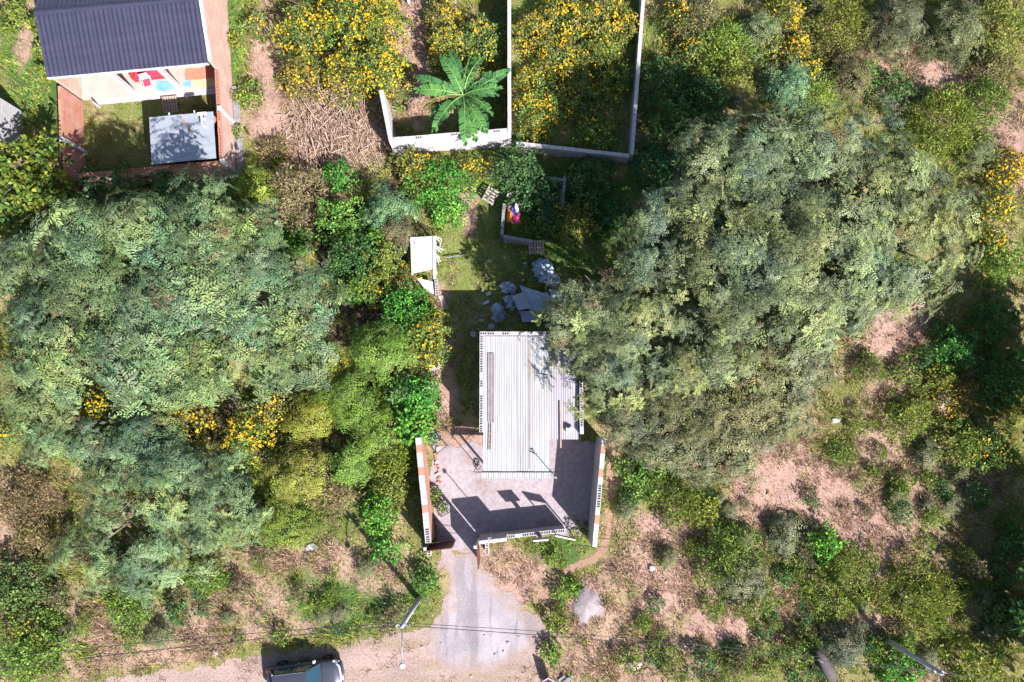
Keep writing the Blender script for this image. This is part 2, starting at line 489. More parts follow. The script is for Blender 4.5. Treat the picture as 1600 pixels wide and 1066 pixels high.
DRY = [(510, 190, 110, 90, -10), (1300, 800, 190, 90, 15), (1080, 900, 130, 110, 0), (990, 1010, 160, 80, 0), (250, 975, 150, 34, -8), (390, 930, 100, 40, 0),
       (90, 975, 70, 40, 0), (20, 850, 50, 60, 0), (790, 885, 60, 40, 0), (1460, 140, 120, 60, 20), (1420, 690, 90, 60, 30), (1200, 960, 150, 60, 0),
       (1500, 750, 80, 60, 0), (530, 880, 50, 30, 0), (430, 870, 60, 26, 0), (1310, 60, 80, 40, 0), (1430, 590, 70, 30, -30), (1560, 180, 60, 70, 0), (600, 900, 40, 30, 0),
       (1330, 950, 110, 60, 0), (560, 330, 40, 50, 0), (300, 1010, 200, 20, -10), (40, 780, 60, 30, 0)]
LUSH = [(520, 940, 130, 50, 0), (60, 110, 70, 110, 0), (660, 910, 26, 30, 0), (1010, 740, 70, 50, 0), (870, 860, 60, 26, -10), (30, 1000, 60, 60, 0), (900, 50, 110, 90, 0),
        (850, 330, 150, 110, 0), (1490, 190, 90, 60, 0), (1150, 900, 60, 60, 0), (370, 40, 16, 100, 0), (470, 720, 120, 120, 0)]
GAP_SHADE = [(535, 620, 95, 130, 10), (560, 400, 80, 75, 0), (440, 330, 60, 50, 0), (470, 720, 70, 50, 0), (240, 660, 190, 40, 0), (620, 340, 40, 70, 0), (580, 470, 60, 40, 0)]  # thicket gaps: shade between the shrubs painted as dark soil
LAWN = [(735, 370, 55, 80, 0), (720, 400, 70, 60, 0), (730, 440, 50, 30, 0), (230, 210, 90, 60, 0)]

def ground_classes(x, y):
    px, py = to_px(x, y)
    w = (fbm(x * 0.9, y * 0.9, 3) - 0.5)
    w2 = (fbm(x * 2.6, y * 2.6, 9) - 0.5)
    def union(lst, soft=0.5, k=1.3):
        m = np.zeros(np.shape(px))
        for e in lst:
            d = ell(px, py, e) + w * k + w2 * 0.5
            m = np.maximum(m, 1 - sstep(1 - soft * 0.5, 1 + soft * 0.5, d))
        return m
    bare = union(BARE); dry = union(DRY, 0.6); lush = union(LUSH, 0.7); lawn = union(LAWN, 0.7)
    n = fbm(x * 0.33, y * 0.33, 21, 3)
    litter = union(GAP_SHADE, 0.5, .9)
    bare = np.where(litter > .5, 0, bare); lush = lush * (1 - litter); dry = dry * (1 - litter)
    dry = np.maximum(dry, 0.75 * sstep(0.56, 0.70, n) * (px > 960) * (py > 650))
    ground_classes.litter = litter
    return px, py, bare, dry, lush, lawn

def flat_amount(px, py):
    d = np.minimum(sdf(px, py, DRIVE), sdf(px, py, YARD))
    d = np.minimum(d, sdf(px, py, ROAD))
    d = np.minimum(d, poly_dist(px, py, PATH, False) - 8)
    d = np.minimum(d, sdf(px, py, [(60, -60), (352, -60), (380, 285), (95, 290)]))
    return 1 - sstep(4, 45, d)

def ground_z(x, y):
    px, py = to_px(x, y)
    far = sstep(60, 200, np.hypot(x, y))
    h = (fbm(x * 0.22, y * 0.22, 31, 4) - 0.5) * 0.55 + (fbm(x * 1.4, y * 1.4, 41, 3) - 0.5) * 0.16
    return h * (1 - flat_amount(px, py)) * (1 - far)

# ------------------------------------------------------------------ ground sheet
def axis(lo, hi, step, far):
    inner = np.arange(lo, hi + step * 0.5, step)
    g = step * 1.6 ** np.arange(1, 14); out = np.cumsum(g)
    out = out[out < far]; out = np.append(out, far)
    return np.concatenate([(lo - out)[::-1], inner, hi + out])

xs = axis(-38, 38, 0.22, 900); ys = axis(-22, 33, 0.22, 900)
GX, GY = np.meshgrid(xs, ys, indexing='ij')
gx, gy = GX.ravel(), GY.ravel()
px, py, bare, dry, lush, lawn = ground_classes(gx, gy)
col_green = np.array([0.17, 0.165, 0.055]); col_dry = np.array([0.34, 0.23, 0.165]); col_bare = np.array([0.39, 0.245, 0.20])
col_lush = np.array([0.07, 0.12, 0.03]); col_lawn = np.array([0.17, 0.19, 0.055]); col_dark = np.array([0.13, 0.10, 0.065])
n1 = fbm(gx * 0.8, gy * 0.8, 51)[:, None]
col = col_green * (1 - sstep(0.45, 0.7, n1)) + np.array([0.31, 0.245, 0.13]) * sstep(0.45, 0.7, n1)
for m_, c_ in ((lush, col_lush), (dry, col_dry), (lawn, col_lawn), (bare, col_bare), (ground_classes.litter, np.array([.085, .06, .04]))):  # last tone is the painted shade of the thicket gaps
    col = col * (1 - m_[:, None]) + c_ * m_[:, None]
nx, ny = len(xs), len(ys)
ii, jj = np.meshgrid(np.arange(nx - 1), np.arange(ny - 1), indexing='ij')
a0 = (ii * ny + jj).ravel()
GF = np.stack([a0, a0 + ny, a0 + ny + 1, a0 + 1], axis=1)
gV = np.stack([gx, gy, ground_z(gx, gy)], axis=1)
M_ground = ground_mat('scrubby_soil')
g_ob = bpy.data.objects.new('ground', np_mesh('ground', gV, GF, col, M_ground))
link(g_ob); tag(g_ob, kind='structure')
g_ob.data.polygons.foreach_set('use_smooth', [True] * len(g_ob.data.polygons))

def mask_sheet(name, test, colfn, bounds, z, m, res=0.12):
    x0, x1, y0, y1 = bounds
    xa = np.arange(x0, x1, res); ya = np.arange(y0, y1, res)
    X, Y = np.meshgrid(xa, ya, indexing='ij')
    keep = test(X + res / 2, Y + res / 2)
    n_ = len(ya)
    i_, j_ = np.where(keep[:-1, :-1])
    a = i_ * n_ + j_
    F = np.stack([a, a + n_, a + n_ + 1, a + 1], axis=1)
    used, inv = np.unique(F, return_inverse=True)
    x = X.ravel()[used]; y = Y.ravel()[used]
    x = x + (vnoise(x * 9, y * 9, 5) - .5) * res * 0.7; y = y + (vnoise(x * 9, y * 9, 8) - .5) * res * 0.7
    V = np.stack([x, y, np.full(len(x), z)], axis=1)
    o = bpy.data.objects.new(name, np_mesh(name, V, inv.reshape(F.shape), colfn(x, y), m))
    link(o); tag(o, kind='structure')
    return o

M_dirt = ground_mat('packed_dirt', 0.95, 9, 0.7, 0.42)
M_gravel = ground_mat('pale_gravel', 0.95, 22, 0.8, 0.45)
M_slab = ground_mat('yard_concrete', 0.9, 4, 0.15, 0.30)

def road_col(x, y):
    px, py = to_px(x, y)
    n = fbm(x * 0.5, y * 1.6, 61)[:, None]
    ridge = sstep(0.55, 0.75, fbm(x * 0.25, y * 2.2, 63))[:, None]
    c = np.array([0.34, 0.245, 0.215]) * (0.72 + 0.56 * n)
    return c * (1 - 0.5 * ridge) + np.array([0.27, 0.20, 0.11]) * 0.5 * ridge
mask_sheet('dirt_road', lambda x, y: sdf(*to_px(x, y), ROAD) + (fbm(x * 1.2, y * 1.2, 66) - 0.5) * 26 < 0, road_col, (-33, 3.0, -24, -11), 0.008, M_dirt, 0.14)
def drive_col(x, y):
    px, py = to_px(x, y)
    n = fbm(x * 0.9, y * 0.9, 71)[:, None]
    d = sstep(-34, 6, sdf(px, py, DRIVE) + (fbm(x * 1.6, y * 1.6, 76, 5) - 0.5) * 44)[:, None]
    track = sstep(0.5, 0.62, fbm(x * 2.4, y * 0.35, 73))[:, None]
    c = np.array([0.385, 0.335, 0.365]) * (0.72 + 0.56 * n) * (1 - .24 * track)
    return c * (1 - d * 0.85) + np.array([0.34, 0.24, 0.20]) * d * 0.85
mask_sheet('driveway', lambda x, y: sdf(*to_px(x, y), DRIVE) + (fbm(x * 1.6, y * 1.6, 76, 5) - 0.5) * 44 < 0, drive_col, (-7, 4, -17, -7), 0.014, M_gravel, 0.08)
def path_col(x, y):
    n = fbm(x * 2, y * 2, 81)[:, None]
    return np.array([0.31, 0.19, 0.135]) * (0.8 + 0.4 * n)
mask_sheet('footpath', lambda x, y: poly_dist(*to_px(x, y), PATH, False) - 5.5 + (fbm(x * 2.2, y * 2.2, 86) - 0.5) * 7 < 0, path_col, (0, 8, -13, 1), 0.010, M_dirt, 0.08)
def slab_col(x, y):
    px, py = to_px(x, y)
    n = fbm(x * 0.7, y * 0.7, 91)[:, None]
    dirt = sstep(0.52, 0.72, fbm(x * 1.1 + 5, y * 1.1, 95))[:, None]
    c = np.array([0.335, 0.28, 0.30]) * (0.80 + 0.40 * n)
    c = c * (1 - 0.5 * dirt) + np.array([0.27, 0.19, 0.165]) * 0.5 * dirt
    return c
mask_sheet('yard_slab', lambda x, y: sdf(*to_px(x, y), YARD) + (fbm(x * 1.5, y * 1.5, 96) - 0.5) * 9 < 0, slab_col, (-6, 6, -9, 5), 0.020, M_slab, 0.1)

# ------------------------------------------------------------------ block walls
def hollow_block_mesh(name, L=0.39, Wd=0.19, Hh=0.19, holes=3, m=None, solid=False):
    mb = MB()
    x0, x1, y0, y1 = -L / 2, L / 2, -Wd / 2, Wd / 2
    if solid:
        mb.box(x0, x1, y0, y1, 0, Hh)
    else:
        t = 0.03; d = 0.13
        vs = [(x0, y0, 0), (x1, y0, 0), (x1, y1, 0), (x0, y1, 0), (x0, y0, Hh), (x1, y0, Hh), (x1, y1, Hh), (x0, y1, Hh)]
        mb.add(vs, [(0, 3, 2, 1), (0, 1, 5, 4), (1, 2, 6, 5), (2, 3, 7, 6), (3, 0, 4, 7)])
        xe = [x0]
        hw = (L - t * (holes + 1)) / holes
        cells = []
        x = x0
        mb.add([(x0, y0, Hh), (x1, y0, Hh), (x1, y0 + t, Hh), (x0, y0 + t, Hh)], [(0, 1, 2, 3)])
        mb.add([(x0, y1 - t, Hh), (x1, y1 - t, Hh), (x1, y1, Hh), (x0, y1, Hh)], [(0, 1, 2, 3)])
        for h in range(holes + 1):
            a = x0 + h * (hw + t)
            mb.add([(a, y0 + t, Hh), (a + t, y0 + t, Hh), (a + t, y1 - t, Hh), (a, y1 - t, Hh)], [(0, 1, 2, 3)])
            if h < holes:
                b0, b1 = a + t, a + t + hw
                q = [(b0, y0 + t), (b1, y0 + t), (b1, y1 - t), (b0, y1 - t)]
                v = [(u[0], u[1], Hh) for u in q] + [(u[0], u[1], Hh - d) for u in q]
                mb.add(v, [(0, 4, 5, 1), (1, 5, 6, 2), (2, 6, 7, 3), (3, 7, 4, 0), (4, 5, 6, 7)])
    me = mb.mesh(name)
    me.materials.append(m)
    return me

BLK = {('g', 0): hollow_block_mesh('block', m=M_block), ('g', 1): hollow_block_mesh('block', m=M_block, solid=True),
       ('p', 1): hollow_block_mesh('block', m=M_plaster, solid=True), ('p', 0): hollow_block_mesh('block', m=M_plaster),
       ('r', 1): hollow_block_mesh('block', m=M_red_block, solid=True), ('r', 0): hollow_block_mesh('block', m=M_red_block),
       ('d', 1): hollow_block_mesh('block', m=M_block_dark, solid=True), ('d', 0): hollow_block_mesh('block', m=M_block_dark)}

def block_course(parent, p0, p1, z, choose, width=0.19, seed=0, L=0.4, gap=0.012, miss=0.0, zs=1.0):
    """a course of separate blocks from p0 to p1, one object each"""
    r = random.Random(seed)
    p0 = Vector((p0[0], p0[1])); p1 = Vector((p1[0], p1[1]))
    d = p1 - p0; n = max(1, round(d.length / L)); step = d.length / n
    ang = math.atan2(d.y, d.x)
    for i in range(n):
        if r.random() < miss: continue
        k = choose(r, i, n)
        o = bpy.data.objects.new('block', BLK[k])
        q = p0 + d * ((i + 0.5) / n)
        w = WL[parent]
        link(o, parent, (q.x - w.x + r.uniform(-.006, .006), q.y - w.y + r.uniform(-.006, .006), z - w.z + r.uniform(-0.004, 0.004)))
        o.rotation_euler = (0, 0, ang + r.uniform(-.015, .015))
        o.scale = ((step - gap) / 0.39, width / 0.19, zs)

def block_wall(name, label, p0, p1, h, th, face_mat, choose, seed=0, h1=None, group=None, miss=0.0, cap=True):
    p0 = Vector((p0[0], p0[1], 0)); p1 = Vector((p1[0], p1[1], 0))
    t = thing(name, label, 'wall', ((p0.x + p1.x) / 2, (p0.y + p1.y) / 2, 0), 0, group)
    obj('wall_body', MB().wall(p0, p1, th, -0.3, h - 0.2), face_mat, t)
    block_course(t, p0, p1, h - 0.2 + 0.003, choose, th + 0.006, seed, miss=miss)
    return t

grey_hollow = lambda r, i, n: ('g', 0 if r.random() < 0.75 else 1)
# --- front yard walls
def lw_choose(r, i, n):
    return ('r', 1) if i in (1, 4, 9) else (('p', 1) if i < n - 2 else ('p', 0))
a = P(653, 684, 2.0); b = P(669, 849, 2.0)
block_wall('yard_wall', 'brick wall capped in white with red patches, left of the concrete yard', a, b, 2.0, 0.3, M_brick, lw_choose, 1)
def rw_choose(r, i, n):
    return ('r', 1) if i in (1, 4, 10) else (('p', 0) if i in (6, 7, 8) else ('p', 1))
a = P(944, 685, 2.6); b = P(929, 855, 2.6)
block_wall('yard_wall', 'tall cement wall with white and orange capping between yard and footpath', a, b, 2.6, 0.24, M_block_face, rw_choose, 2)
a = P(751, 836.5); b = P(792, 832)
block_wall('front_wall', 'taller plastered section of the front wall beside the open gate', a, b, 2.2, 0.18, M_block_face, lambda r, i, n: ('p', 1), 3)
a = P(793.5, 832.3); b = P(880, 823)
block_wall('front_wall', 'low hollow-block front wall behind the grass strip, facing the road', a, b, 1.3, 0.19, M_block_face, lambda r, i, n: ('p', 0 if r.random() < .8 else 1), 4)
a = P(761, 840); b = P(762, 862)
block_wall('block_stub', 'short stub of white hollow blocks beside the right gate leaf', a, b, 0.8, 0.19, M_block_face, lambda r, i, n: ('p', 0), 5)
a = P(672, 853); b = P(672.5, 866)
block_wall('block_stub', 'short stub of white hollow blocks in front of the left gate leaf', a, b, 0.6, 0.19, M_block_face, lambda r, i, n: ('p', 0), 6)

# --- gate posts and leaves
def gate_leaf(label, p0, p1, h, handle_side=1):
    p0 = Vector(p0); p1 = Vector(p1)
    t = thing('gate_leaf', label, 'gate', (p0.x, p0.y, 0), 0, 'leaves of the front gate')
    n = 6
    d = (p1 - p0)
    for i in range(n):
        q0 = p0 + d * ((i + .01) / n); q1 = p0 + d * ((i + .99) / n)
        obj('gate_panel', MB().wall(q0, q1, 0.025, 0.12, h - 0.06), M_gate, t)
    obj('gate_rail', MB().wall(p0, p1, 0.05, 0.06, 0.118), M_gate, t)
    obj('gate_rail', MB().wall(p0, p1, 0.05, h - 0.058, h), M_gate, t)
    dn = d.normalized()
    obj('gate_stile', MB().wall(p0 - dn * 0.05, p0, 0.052, 0.06, h + 0.002), M_grey_metal, t)
    obj('gate_stile', MB().wall(p1, p1 + dn * 0.05, 0.052, 0.06, h + 0.002), M_grey_metal, t)
    q = p0 + d * 0.85
    nn = Vector((-dn.y, dn.x, 0)) * 0.06
    obj('handle', MB().bar(q + nn + Vector((0, 0, 1.0)), q + nn + Vector((0, 0, 1.25)), 0.025), M_grey_metal, t)
    return t
gate_leaf('brown sheet metal gate leaf standing closed at the left wall', P(667, 850.5), P(711, 845), 2.1)
gate_leaf('brown sheet metal gate leaf swung out towards the driveway', P(748, 846), P(750, 875), 2.15)
def gate_post(label, p, h):
    t = thing('gate_post', label, 'post', p)
    obj('shaft', MB().box(p.x - .06, p.x + .06, p.y - .06, p.y + .06, 0, h), M_grey_metal, t)
    obj('cap', MB().box(p.x - .075, p.x + .075, p.y - .075, p.y + .075, h, h + .03), M_white_metal, t)
gate_post('tall grey steel gate post at the end of the front wall', P(746.5, 840), 2.75)
gate_post('grey steel gate post at the foot of the left brick wall', P(671.5, 846), 2.15)

# --- sign boards above the front wall
def board_on_posts(name, label, p0, p1, z0, z1, posts, pw, m=M_white_metal):
    mid = (p0 + p1) / 2
    t = thing(name, label, 'sign', (mid.x, mid.y, 0))
    obj('board', MB().wall(p0, p1, 0.06, z0, z1), M_grey_metal, t)
    obj('board_frame', MB().wall(p0, p1, 0.075, z1 + .002, z1 + .035), m, t)
    for q in posts:
        c = p0 + (p1 - p0) * q
        obj('post', MB().wall(c - (p1 - p0).normalized() * pw / 2, c + (p1 - p0).normalized() * pw / 2, 0.055, 0, z0 - .003), M_grey_metal, t)
a = P(833, 845.5, 2.55); b = P(857, 843.5, 2.55)
board_on_posts('sign_board', 'small square board on one wide post behind the low front wall', a, b, 1.95, 2.55, (0.5,), 0.24)
a = P(868, 837.5, 2.3); b = P(899, 844, 2.3)
board_on_posts('sign_board', 'long white-edged board on thin posts at the right end of front wall', a, b, 1.85, 2.3, (0.03, 0.97), 0.05)

# ------------------------------------------------------------------ the shed
def corrugated(x0, x1, y0, y1, zf, pitch=0.13, amp=0.02, th=0.006, tie=0.0):
    """sheet with ribs running along y; zf(x, y) gives its height"""
    mb = MB()
    n = max(2, int(round((x1 - x0) / pitch)) * 4)
    top = []
    for i in range(n + 1):
        x = x0 + (x1 - x0) * i / n
        off = amp * math.cos(2 * math.pi * i / 4) if (i % 2 == 0) else 0.0
        for y in (y0, y1):
            top.append((x, y, zf(x, y) + off))
    bot = [(p[0], p[1], p[2] - th) for p in top]
    m = len(top); f = []
    for i in range(n):
        a = 2 * i
        f.append((a, a + 2, a + 3, a + 1)); f.append((m + a, m + a + 1, m + a + 3, m + a + 2))
        f.append((a, m + a, m + a + 2, a + 2)); f.append((a + 1, a + 3, m + a + 3, m + a + 1))
    mb.add(top + bot, f)
    return mb

S = thing('shed', 'grey block shed with pale corrugated metal roof in the middle of the plot', 'shed', (1.0, 0.3, 0))
XL, XR, YB, YF = -1.66, 3.76, 4.12, -1.22
obj('wall', MB().wall((XL, YF), (XL, YB + .095), 0.19, -0.2, 2.90), M_block_face, S)
obj('wall', MB().wall((XL + .1, YB), (XR - .1, YB), 0.19, -0.2, 2.90), M_block_face, S)
obj('wall', MB().wall((XR, YF - .1), (XR, YB + .095), 0.19, -0.2, 2.75), M_block_face, S)
obj('wall', MB().wall((XL + .1, YF + .02), (0.2, YF + .02), 0.17, -0.2, 2.6), M_block_face, S)
obj('wall', MB().wall((1.1, YF + .02), (XR - .1, YF + .02), 0.17, -0.2, 2.5), M_block_face, S)
door = obj('door', MB().box(0.22, 1.08, YF, YF + .05, 0.02, 2.05), M_gate, S)
obj('door_handle', MB().bar((0.95, YF - .02, 1.0), (0.95, YF - .02, 1.12), 0.03), M_grey_metal, door)
obj('lintel', MB().wall((0.2, YF + .02), (1.1, YF + .02), 0.165, 2.06, 2.58), M_block_face, S)
zmain = lambda x, y: 2.93 - (3.95 - y) * 0.045
zside = lambda x, y: 2.80 - (3.95 - y) * 0.050
nsh = 4
for i in range(nsh):
    xa = -1.55 + 3.55 * i / nsh; xb = -1.55 + 3.55 * (i + 1) / nsh + 0.05
    dz = 0.008 * (i % 2)
    obj('roof_sheet', corrugated(xa, xb, -3.34 - 0.02 * (i % 2), 3.98, lambda x, y, dz=dz: zmain(x, y) + dz, 0.13, 0.008), M_zinc_b if i == 2 else M_zinc, S)
for i in range(2):
    xa = 2.06 + 1.52 * i / 2; xb = 2.06 + 1.52 * (i + 1) / 2 + 0.03
    obj('roof_sheet', corrugated(xa, xb, -1.62, 3.98, lambda x, y, i=i: zside(x, y) + 0.008 * i, 0.13, 0.008), M_zinc_old, S)
aw = obj('awning', corrugated(-1.62, 2.14, -3.70, -3.38, lambda x, y: 2.52 - (-3.38 - y) * 0.2), M_zinc, S)
obj('gutter', MB().bar((-2.15, -3.36, 2.60), (2.42, -3.36, 2.60), 0.055, 0.06), M_black, S)
rs = MB()
rs.box(0.93, 0.985, -3.0, 3.7, 0, 0.004)
seam = MB().add([(0.95, -3.2, zmain(0, -3.2) + .036), (0.99, -3.2, zmain(0, -3.2) + .036), (0.99, 3.7, zmain(0, 3.7) + .036), (0.93, 3.7, zmain(0, 3.7) + .036),
                 (0.93, -3.2, zmain(0, -3.2) + .031), (0.99, -3.2, zmain(0, -3.2) + .031), (0.99, 3.7, zmain(0, 3.7) + .031), (0.93, 3.7, zmain(0, 3.7) + .031)],
                [(0, 1, 2, 3), (7, 6, 5, 4), (0, 4, 5, 1), (2, 6, 7, 3), (1, 5, 6, 2), (3, 7, 4, 0)])
obj('roof_seam', seam, M_rusty_seam, S, label='rusty seam strip along the roof')
for x in (-1.45, 2.05):
    obj('post', MB().bar((x, -3.30, 0.02), (x, -3.30, 2.53), 0.1), M_wood, S)
obj('beam', MB().bar((-1.6, -3.29, 2.54), (2.1, -3.29, 2.54), 0.08, 0.05), M_wood, S)
block_course(S, (XL, YF), (XL, YB - .11), 2.903, grey_hollow, 0.19, 21)
block_course(S, (XL - .095, YB), (XR + .095, YB), 2.903, grey_hollow, 0.19, 22)
block_course(S, (XR, YF - .1), (XR, YB - .11), 2.753, grey_hollow, 0.19, 23)
# skylight box on the side roof
sk = obj('vent_box', MB().box(2.93, 3.28, -1.20, -0.92, zside(0, -1.2) - .01, zside(0, -1.0) + 0.22), M_white_metal, S)
obj('vent_mouth', MB().box(2.96, 3.16, -1.0, -0.86, zside(0, -1.0) + 0.222, zside(0, -1.0) + 0.25), M_black, sk)

# loose things on and around the shed
t = tag(obj('metal_sheet', corrugated(-1.32, -0.98, -0.70, 3.05, lambda x, y: zmain(x, y) + .06 + 0.02 * math.sin(y), 0.17, 0.012), M_old_sheet),
        'long brown rusted metal sheet lying along the left side of shed roof', 'metal sheet')
mb = MB()
for xx in (-1.24, -1.12): mb.bar((xx, -0.75, zmain(0, -.75) + .06), (xx - .03, -2.2, zmain(0, -2.2) + .06), 0.03)
for k in range(5):
    y = -0.95 - k * 0.28; mb.bar((-1.26, y, zmain(0, y) + .075), (-1.1, y, zmain(0, y) + .075), 0.02)
tag(obj('ladder', mb, M_rust), 'narrow rusty ladder lying on the shed roof below the brown sheet', 'ladder')
pt = P(876, 695, 2.4)
tag(obj('timber_batten', MB().bar(P(875.5, 628, 2.72), P(876.5, 700, 2.62), 0.07, 0.05), M_wood), 'pale timber batten sticking out over the front edge of the side roof', 'batten')
def mast(label, p, h, head):
    t = thing('mast', label, 'mast', p)
    obj('pipe', MB().tube([p, p + Vector((0, 0, h))], 0.025, 6), M_grey_metal, t)
    hd = MB()
    if head == 't':
        hd.bar(p + Vector((-.28, .1, h - .25)), p + Vector((.12, -.1, h - .25)), 0.05)
        hd.bar(p + Vector((-.1, 0, h - .02)), p + Vector((.1, 0, h - .02)), 0.05)
    else:
        hd.box(p.x - .08, p.x + .08, p.y - .12, p.y + .05, h - .12, h)
    obj('bracket', hd, M_grey_metal, t)
p = P(864, 741, 2.5); p.z = 0
mast('thin grey service pipe at the front right corner of the shed roof', p, 4.2, 't')
p = P(746, 728, 0); p.z = 0
mast('thin grey pipe beside the front left corner of the shed porch', p, 4.0, 't')
p = P(768, 823, 0); p.z = 0
mast('thin lamp pipe standing just inside the taller front wall', p, 3.6, 'l')
# coil of hose by the porch corner
mb = MB()
c0 = P(745, 722, 0.03)
pts = []
for k in range(64):
    a = 2 * math.pi * k / 14; r = 0.15 + 0.012 * math.sin(k * .7)
    pts.append(c0 + Vector((r * math.cos(a) + (0.06 if k > 34 else 0), r * math.sin(a) - (0.25 if k > 34 else 0), 0.02 + 0.0025 * k)))
mb.tube(pts, 0.014, 6)
tag(obj('hose_coil', mb, M_black, smooth=True), 'black hose lying coiled at the left edge of the shed porch', 'hose')

# metal frames leaning inside the left wall
def rack(name, label, px, py, w, d, h, m, rz, cat):
    p = P(px, py)
    t = thing(name, label, cat, p, rz)
    lg = [(-w / 2, -d / 2), (w / 2, -d / 2), (w / 2, d / 2), (-w / 2, d / 2)]
    for q in lg:
        obj('leg', MB().bar((q[0], q[1], 0.01), (q[0] * .9, q[1] * .9, h), 0.03), m, t, local=True)
    fr = MB()
    for i in range(4):
        a, b = lg[i], lg[(i + 1) % 4]
        fr.bar((a[0] * .9, a[1] * .9, h), (b[0] * .9, b[1] * .9, h), 0.035)
    obj('top_frame', fr, m, t, local=True)
    return t
rack('folding_frame', 'dark folding table frame standing by the left yard wall near the gate', 692, 793, 0.55, 0.8, 0.7, M_black, 0.5, 'frame')
rack('folding_frame', 'dark metal frame lying beside the top end of left yard wall', 683, 692, 0.8, 1.1, 0.5, M_black, 0.7, 'frame')
for k, (bx, by, rz, lab) in enumerate([(676, 574, .3, 'left of the pair'), (684, 571, 1.1, 'right of the pair')]):
    p = P(bx, by)
    o = bpy.data.objects.new('loose_block', BLK[('p', 0)]); link(o, None, (p.x, p.y, p.z + .16)); o.rotation_euler = (0.9, 0.15, rz)
    tag(o, 'white hollow block dropped on the bare strip beside the flowering bush, ' + lab, 'block', 'loose hollow blocks on the bare strip')
for k in range(4):
    p = P(669, 597 + k * 5)
    tag(obj('brick_row', MB().box(p.x - .22, p.x + .22, p.y - .06, p.y + .06, -0.02, 0.09), M_wood_grey),
        'timber offcut in the short row left of the shed', 'timber', 'timber offcuts left of the shed').name = 'timber_offcut'
rb_ = random.Random(63)
for k in range(9):
    q = P(684 + rb_.uniform(-3, 3), 702 + k * 6.5)
    o = bpy.data.objects.new('loose_brick', BLK[('r' if k % 3 else 'g', 1)]); link(o, None, (q.x, q.y, .02)); o.scale = (.6, .65, .5); o.rotation_euler = (rb_.uniform(-.2, .2), rb_.uniform(-.2, .2), rb_.uniform(0, 3))
    tag(o, 'loose brick lying along the inner foot of left yard wall', 'brick', 'loose bricks by the left yard wall')
p = P(682, 683)
mb = MB()
for k in range(26):
    r = random.Random(300 + k)
    q = p + Vector((r.uniform(-.35, .35), r.uniform(-.3, .3), r.uniform(.03, .22)))
    mb.bar(q, q + Vector((r.uniform(-.25, .25), r.uniform(-.25, .25), r.uniform(-.03, .1))), r.uniform(.03, .09), 0.03)
tag(obj('scrap_heap', mb, M_grey_metal), 'small heap of grey scrap at the top end of left yard wall', 'scrap heap')

# ------------------------------------------------------------------ walls of the plots behind
wc = lambda r, i, n: ('p', 1 if r.random() < .8 else 0)
a = P(603, 172, 2.3); b = P(611, 218, 2.3); c = P(796, 203, 2.3); d_ = P(795.5, -60, 2.3)
block_wall('plot_wall', 'white block wall on the left side of the banana plot', (a.x - .3, a.y + 1.2), (b.x, b.y - 0.1), 2.3, 0.24, M_white_face, lambda r, i, n: ('p', 1), 31)
block_wall('plot_wall', 'whitewashed block wall below the banana plant', (b.x + .13, b.y + .02), (c.x - .12, c.y), 2.3, 0.2, M_white_face, wc, 32)
block_wall('plot_wall', 'long white-topped wall running up between banana plot and yellow flowers', (c.x, c.y - .1), (d_.x, d_.y), 2.3, 0.2, M_white_face, lambda r, i, n: ('p', 1), 33)
a = P(830, 226, 1.0); b = P(983, 243, 1.0)
block_wall('plot_wall', 'low shaded block wall along the bottom of the flower plot', (a.x - .9, a.y + .1), (b.x, b.y), 1.0, 0.2, M_block_face, lambda r, i, n: ('g', 1), 34)
a = P(985, 240, 1.1); b = P(1008, -40, 1.1)
block_wall('plot_wall', 'thin white-topped wall between the flower plot and tree shade', (a.x + .1, a.y - .05), (b.x, b.y), 1.1, 0.2, M_block_face, lambda r, i, n: ('p', 1), 35)
p = P(642, 54, 0.02)
tag(obj('paving_brick', MB().box(p.x - .18, p.x + .18, p.y - .1, p.y + .1, 0, .12), M_stone), 'single pale brick on the bare strip among the tall yellow flowers', 'brick')
p = P(655, 157, 0.02)
tag(obj('paving_brick', MB().box(p.x - .28, p.x + .28, p.y - .12, p.y + .12, 0, .14), M_stone), 'pale stone slab half hidden left of the banana plant', 'stone')
t = thing('white_post', 'white post at the top edge of the bare strip', 'post', P(640, 8))
q = P(640, 8)
obj('shaft', MB().bar(q, q + Vector((0, 0, 1.8)), 0.14), M_white_metal, t); obj('cap', MB().box(q.x - .09, q.x + .09, q.y - .09, q.y + .09, 1.802, 1.84), M_white_metal, t)
mb = MB()
q = P(712, 0, 0.6)
mb.bar(q, P(713, 24, 1.2), 0.05)
t = thing('white_tarp', 'white sheet on a thin pole at the top edge above the flowers', 'sheet', q)
obj('pole', mb, M_white_metal, t)
def tf(u, v):
    return Vector((q.x - .75 + 1.5 * u, q.y - .15 + 1.2 * v, 1.15 + .2 * math.sin(5 * u) * math.cos(4 * v) - .25 * abs(u - .5)))
mb = MB().grid(tf, 10, 8); n_ = len(mb.v)
obj('sheet', mb, M_plastic, t, smooth=True)

